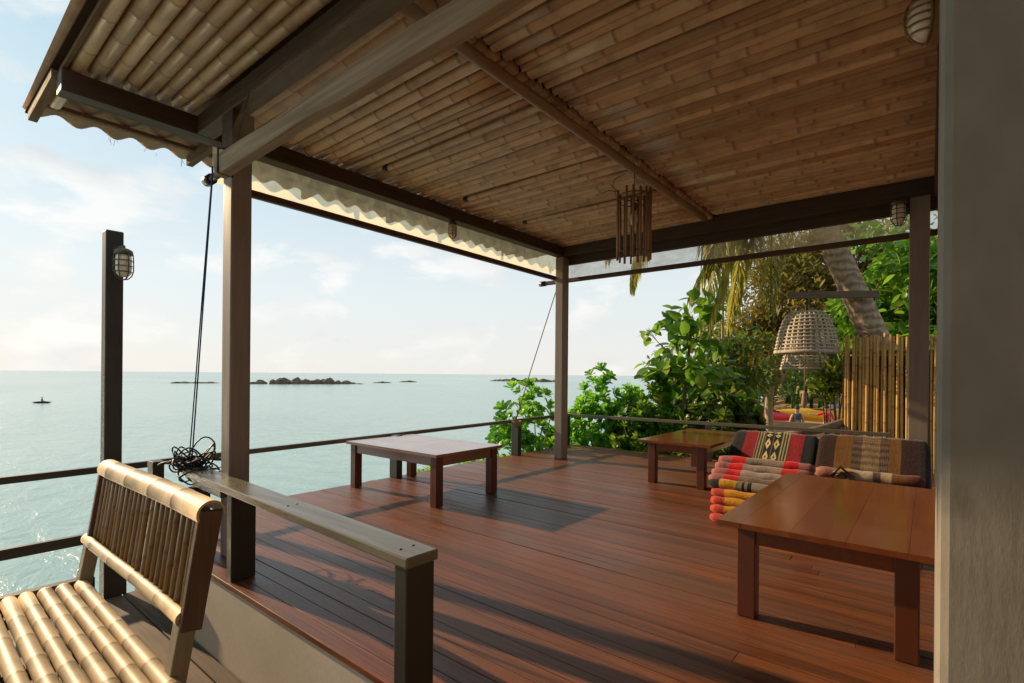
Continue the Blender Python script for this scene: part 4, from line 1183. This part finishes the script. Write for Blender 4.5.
def person(at, facing, h, label, top_mat, legs='bare', arms='down', seated=False, hair=True):
    """one skinned body; clothing and hair as children"""
    t = thing('person', label, 'person', at)
    A = Vector(at); f = Vector((facing[0], facing[1], 0)).normalized(); sd = Vector((-f.y, f.x, 0)); s = h/1.7
    def W_(x, y, z): return A + sd*(x*s) + f*(y*s) + Vector((0,0,z*s))
    J = {}; E_ = []
    def add(n, p, r, par=None):
        J[n] = (W_(*p), r*s); 
        if par: E_.append((par, n))
    hz = .92 if not seated else .14
    add('pelvis', (0,0,hz), .145); add('waist', (0,.0,hz+.18), .125, 'pelvis'); add('chest', (0,.0,hz+.40), .15, 'waist')
    add('neckb', (0,0,hz+.54), .08, 'chest'); add('neck', (0,.01,hz+.60), .055, 'neckb'); add('head', (0,.02,hz+.69), .095, 'neck'); add('crown', (0,.015,hz+.79), .075, 'head')
    for q, nm in ((-1,'r'), (1,'l')):
        add('sh'+nm, (q*.17,0,hz+.50), .065, 'neckb')
        if arms == 'down': el, wr, hd = (q*.25,-.02,hz+.22), (q*.27,.06,hz-.0), (q*.265,.09,hz-.09)
        elif arms == 'out' and q < 0: el, wr, hd = (q*.38,.10,hz+.42), (q*.60,.18,hz+.45), (q*.69,.2,hz+.46)
        else: el, wr, hd = (q*.25,.06,hz+.24), (q*.16,.25,hz+.18), (q*.10,.31,hz+.18)
        add('el'+nm, el, .043, 'sh'+nm); add('wr'+nm, wr, .032, 'el'+nm); add('hd'+nm, hd, .036, 'wr'+nm)
        add('hip'+nm, (q*.10,0,hz-.06), .105, 'pelvis')
        if seated: kn, an, toe = (q*.12,.42,hz+.12), (q*.12,.80,hz-.04), (q*.12,.88,hz+.06)
        else: kn, an, toe = (q*.115,.03,.49), (q*.12,-.01,.09), (q*.13,.13,.035)
        add('kn'+nm, kn, .065, 'hip'+nm); add('an'+nm, an, .042, 'kn'+nm); add('toe'+nm, toe, .035, 'an'+nm)
    names = list(J)
    def skinned(nm, keys, mat, grow, parent):
        ks = [k_ for k_ in names if k_ in keys]
        base = WORLD_AT[parent.name]
        me = bpy.data.meshes.new(nm)
        me.from_pydata([J[k_][0]-base for k_ in ks], [(ks.index(a), ks.index(c)) for a, c in E_ if a in keys and c in keys], [])
        me.materials.append(mat)
        o = bpy.data.objects.new(nm, me); COL.objects.link(o); o.parent = parent
        WORLD_AT[o.name] = base
        m = o.modifiers.new('Skin', 'SKIN'); m.use_smooth_shade = True
        for i, k_ in enumerate(ks):
            r_ = J[k_][1] + grow
            me.skin_vertices[0].data[i].radius = (r_, r_*.85)
            me.skin_vertices[0].data[i].use_root = (i == 0)
        sb = o.modifiers.new('Subsurf', 'SUBSURF'); sb.levels = 2; sb.render_levels = 2
        return o
    body = skinned('body', set(names), M['skin'], 0, t)
    skinned('shirt', {'pelvis','waist','chest','neckb','shr','shl'} | ({'elr','ell'} if arms == 'out' else set()), top_mat, .018*s, t)
    skinned('shorts', {'pelvis','hipr','hipl'} | ({'knr','knl'} if legs == 'long' else set()), M['darkcloth'] if legs != 'red' else M['redcloth'], .016*s, t)
    b = MB(); hc = J['crown'][0]; prev = None
    for j in range(6):
        th = j/5*math.pi*.58
        ring = [b.vert(hc + sd*(.098*s*math.sin(th)*math.cos(u)) + f*(.105*s*math.sin(th)*math.sin(u)-.012*s) + Vector((0,0,.10*s*math.cos(th)-.015*s))) for u in [i*2*math.pi/14 for i in range(14)]]
        if prev:
            for i in range(14): b.face((prev[i], ring[i], ring[(i+1)%14], prev[(i+1)%14]), True)
        prev = ring
    link('hair', b, M['hair'], t)
    hd = J['head'][0]
    b = MB(); b.tube([hd + f*(.075*s) + Vector((0,0,.03*s)), hd + f*(.115*s) - Vector((0,0,.005*s))], [.012*s, .017*s], 6); link('nose', b, M['skin'], t)
    for q in (-1, 1):
        b = MB(); b.lathe([(.001,-.012*s),(.012*s,0),(.001,.012*s)], hd + sd*(q*.035*s) + f*(.083*s) + Vector((0,0,.035*s)), 8); link('eye', b, M['hair'], t)
    return t
gz = ground_z(-3.8, 21.4)
person((-3.80, 21.4, gz), (.45,-.9), 1.63, 'person in a dark patterned top with bare legs standing before the yellow kayak', M['greycloth'])
person((-3.10, 23.3, ground_z(-3.1,23.3)), (-.2,-1), 1.52, 'person in red reaching out an arm beside the yellow kayak', M['redcloth'], 'red', 'out')
kayak((-82, 11.9, -2.80), 1.9, .6, .3, R(60), M['darkcloth'], 'small dark kayak far out on the water at left')
person((-82, 11.9, -2.66), (.5,.85), 1.15, 'distant paddler sitting low in the dark kayak', M['darkcloth'], 'long', 'fwd', True)

# ------------------------------------------------------------------ rocks in the sea
def islet(x, y, L, W, H, n, seed, label, ang):
    r = random.Random(seed); b = MB(); ca, sa = math.cos(ang), math.sin(ang)
    for q in range(n):
        u = (q+.5)/n*2-1 + r.uniform(-.1,.1)
        s = r.uniform(.5, 1.0)*max(.25, 1-abs(u)**3*.7)
        px = u*L/2; py = r.uniform(-.5,.5)*W
        cx, cy = x + ca*px - sa*py, y + sa*px + ca*py
        rx = L/n*r.uniform(.7,1.5); hh = H*s
        rings = []
        ph = r.uniform(0,6)
        for j in range(5):
            th = j/4*math.pi/2; ring = []
            for k_ in range(10):
                a = 2*math.pi*k_/10; rr = rx*(math.cos(th)*(1+.22*math.sin(a*2+ph)+r.uniform(-.15,.15))+.04)
                ring.append(b.vert((cx+rr*math.cos(a), cy+rr*math.sin(a)*1.2, -3.0+.3+(hh)*math.sin(th)*(1+r.uniform(-.12,.12))-.15)))
            rings.append(ring)
        for A, B in zip(rings, rings[1:]):
            for k_ in range(10): b.face((A[k_], A[(k_+1)%10], B[(k_+1)%10], B[k_]), False)
        b.face(rings[-1])
    tag(link('rocky_islet', b, M['rock'], loc=(x,y,-2.9)), label, 'rocky islet', 'rocky islets in the bay')
islet(-167, 92, 36, 4, 2.4, 26, 1, 'long low chain of brown rocks offshore right of the near roof post', math.atan2(32, 15.6))
islet(-194, 67, 13, 3, 1.0, 8, 2, 'thin line of rocks left of the near roof post, behind the blue cord', math.atan2(32, 15.6))
islet(-173, 128, 5, 2, .9, 4, 3, 'tiny low rock just right of the long rock chain', 1.1)
islet(-186, 152, 6, 2, 1.3, 4, 4, 'small dark rock alone halfway to the far rocks', 1.1)
islet(-176, 228, 46, 5, 2.4, 20, 5, 'far rocks on the horizon left of the free-standing roof post', math.atan2(2, 38))

# ------------------------------------------------------------------ world, sun, camera
EL = R(22.8); AZ = R(8)
w = bpy.data.worlds.new('World'); scene.world = w; w.use_nodes = True
nt = w.node_tree; N = nt.nodes; Lk = nt.links
bg = N['Background']
sky = N.new('ShaderNodeTexSky'); sky.sky_type = 'NISHITA'; sky.sun_disc = False
sky.sun_elevation = EL; sky.sun_rotation = R(270-8)
sky.air_density = 1.0; sky.dust_density = .35; sky.ozone_density = 1.0; sky.altitude = 0
tc = N.new('ShaderNodeTexCoord'); sep = N.new('ShaderNodeSeparateXYZ'); Lk.new(tc.outputs['Generated'], sep.inputs[0])
mp = N.new('ShaderNodeMapping'); mp.inputs['Scale'].default_value = (1, 1, 2.3); mp.inputs['Location'].default_value = (.35, .1, .0); Lk.new(tc.outputs['Generated'], mp.inputs['Vector'])
no = N.new('ShaderNodeTexNoise'); no.inputs['Scale'].default_value = 5.2; no.inputs['Detail'].default_value = 9; no.inputs['Roughness'].default_value = .56; no.inputs['Distortion'].default_value = .25
Lk.new(mp.outputs[0], no.inputs['Vector'])
cr = N.new('ShaderNodeValToRGB'); cr.color_ramp.elements[0].position = .50; cr.color_ramp.elements[1].position = .59
Lk.new(no.outputs['Fac'], cr.inputs[0])
no2 = N.new('ShaderNodeTexNoise'); no2.inputs['Scale'].default_value = 5.5; no2.inputs['Detail'].default_value = 6; Lk.new(mp.outputs[0], no2.inputs['Vector'])
cc = N.new('ShaderNodeValToRGB'); cc.color_ramp.elements[0].position = .35; cc.color_ramp.elements[0].color = (7.0,7.1,7.2,1); cc.color_ramp.elements[1].position = .62; cc.color_ramp.elements[1].color = (10.0,9.7,9.2,1)
Lk.new(no2.outputs['Fac'], cc.inputs[0])
# veil of thin cloud thickening toward the horizon
vz = N.new('ShaderNodeMapRange'); vz.inputs['From Min'].default_value = 0; vz.inputs['From Max'].default_value = .45; vz.inputs['To Min'].default_value = .95; vz.inputs['To Max'].default_value = .72
Lk.new(sep.outputs['Z'], vz.inputs['Value'])
m1 = N.new('ShaderNodeMix'); m1.data_type = 'RGBA'
vc = N.new('ShaderNodeValToRGB'); vc.color_ramp.elements[0].position = 0; vc.color_ramp.elements[0].color = (8.2,8.05,7.7,1); vc.color_ramp.elements[1].position = .5; vc.color_ramp.elements[1].color = (5.2,7.6,8.6,1)
ve = vc.color_ramp.elements.new(.16); ve.color = (7.9,8.5,8.6,1)
Lk.new(sep.outputs['Z'], vc.inputs[0]); Lk.new(vc.outputs[0], m1.inputs[7])
Lk.new(vz.outputs[0], m1.inputs[0]); Lk.new(sky.outputs[0], m1.inputs[6])
m2 = N.new('ShaderNodeMix'); m2.data_type = 'RGBA'
mu = N.new('ShaderNodeMath'); mu.operation = 'MULTIPLY'; mu.inputs[1].default_value = .62; Lk.new(cr.outputs[0], mu.inputs[0])
Lk.new(mu.outputs[0], m2.inputs[0]); Lk.new(m1.outputs[2], m2.inputs[6]); Lk.new(cc.outputs[0], m2.inputs[7])
Lk.new(m2.outputs[2], bg.inputs['Color']); bg.inputs['Strength'].default_value = .085

sl = bpy.data.lights.new('sun', 'SUN'); sl.energy = 5.0; sl.angle = R(.6); sl.color = (1.0, .74, .45)
so = bpy.data.objects.new('sun', sl); COL.objects.link(so)
d = Vector((math.cos(AZ)*math.cos(EL), math.sin(AZ)*math.cos(EL), -math.sin(EL)))
so.rotation_euler = d.to_track_quat('-Z', 'Y').to_euler(); so.location = (-20, -4, 12)

cam = bpy.data.cameras.new('camera'); co = bpy.data.objects.new('camera', cam); COL.objects.link(co)
cam.sensor_width = 36; cam.lens = 18; cam.clip_start = .05; cam.clip_end = 20000
cam.shift_y = 33/1024
co.matrix_world = Matrix.Translation((0,0,1.2)) @ Matrix.Rotation(R(39.2), 4, 'Z') @ Matrix.Rotation(R(90), 4, 'X') @ Matrix.Rotation(R(.5), 4, 'Z')
scene.camera = co
scene.render.engine = 'CYCLES'
scene.cycles.use_denoising = True
scene.cycles.max_bounces = 8; scene.cycles.diffuse_bounces = 4; scene.cycles.transparent_max_bounces = 16
scene.cycles.sample_clamp_indirect = 6
scene.view_settings.view_transform = 'Standard'; scene.view_settings.look = 'None'
scene.view_settings.exposure = .34; scene.view_settings.gamma = 1
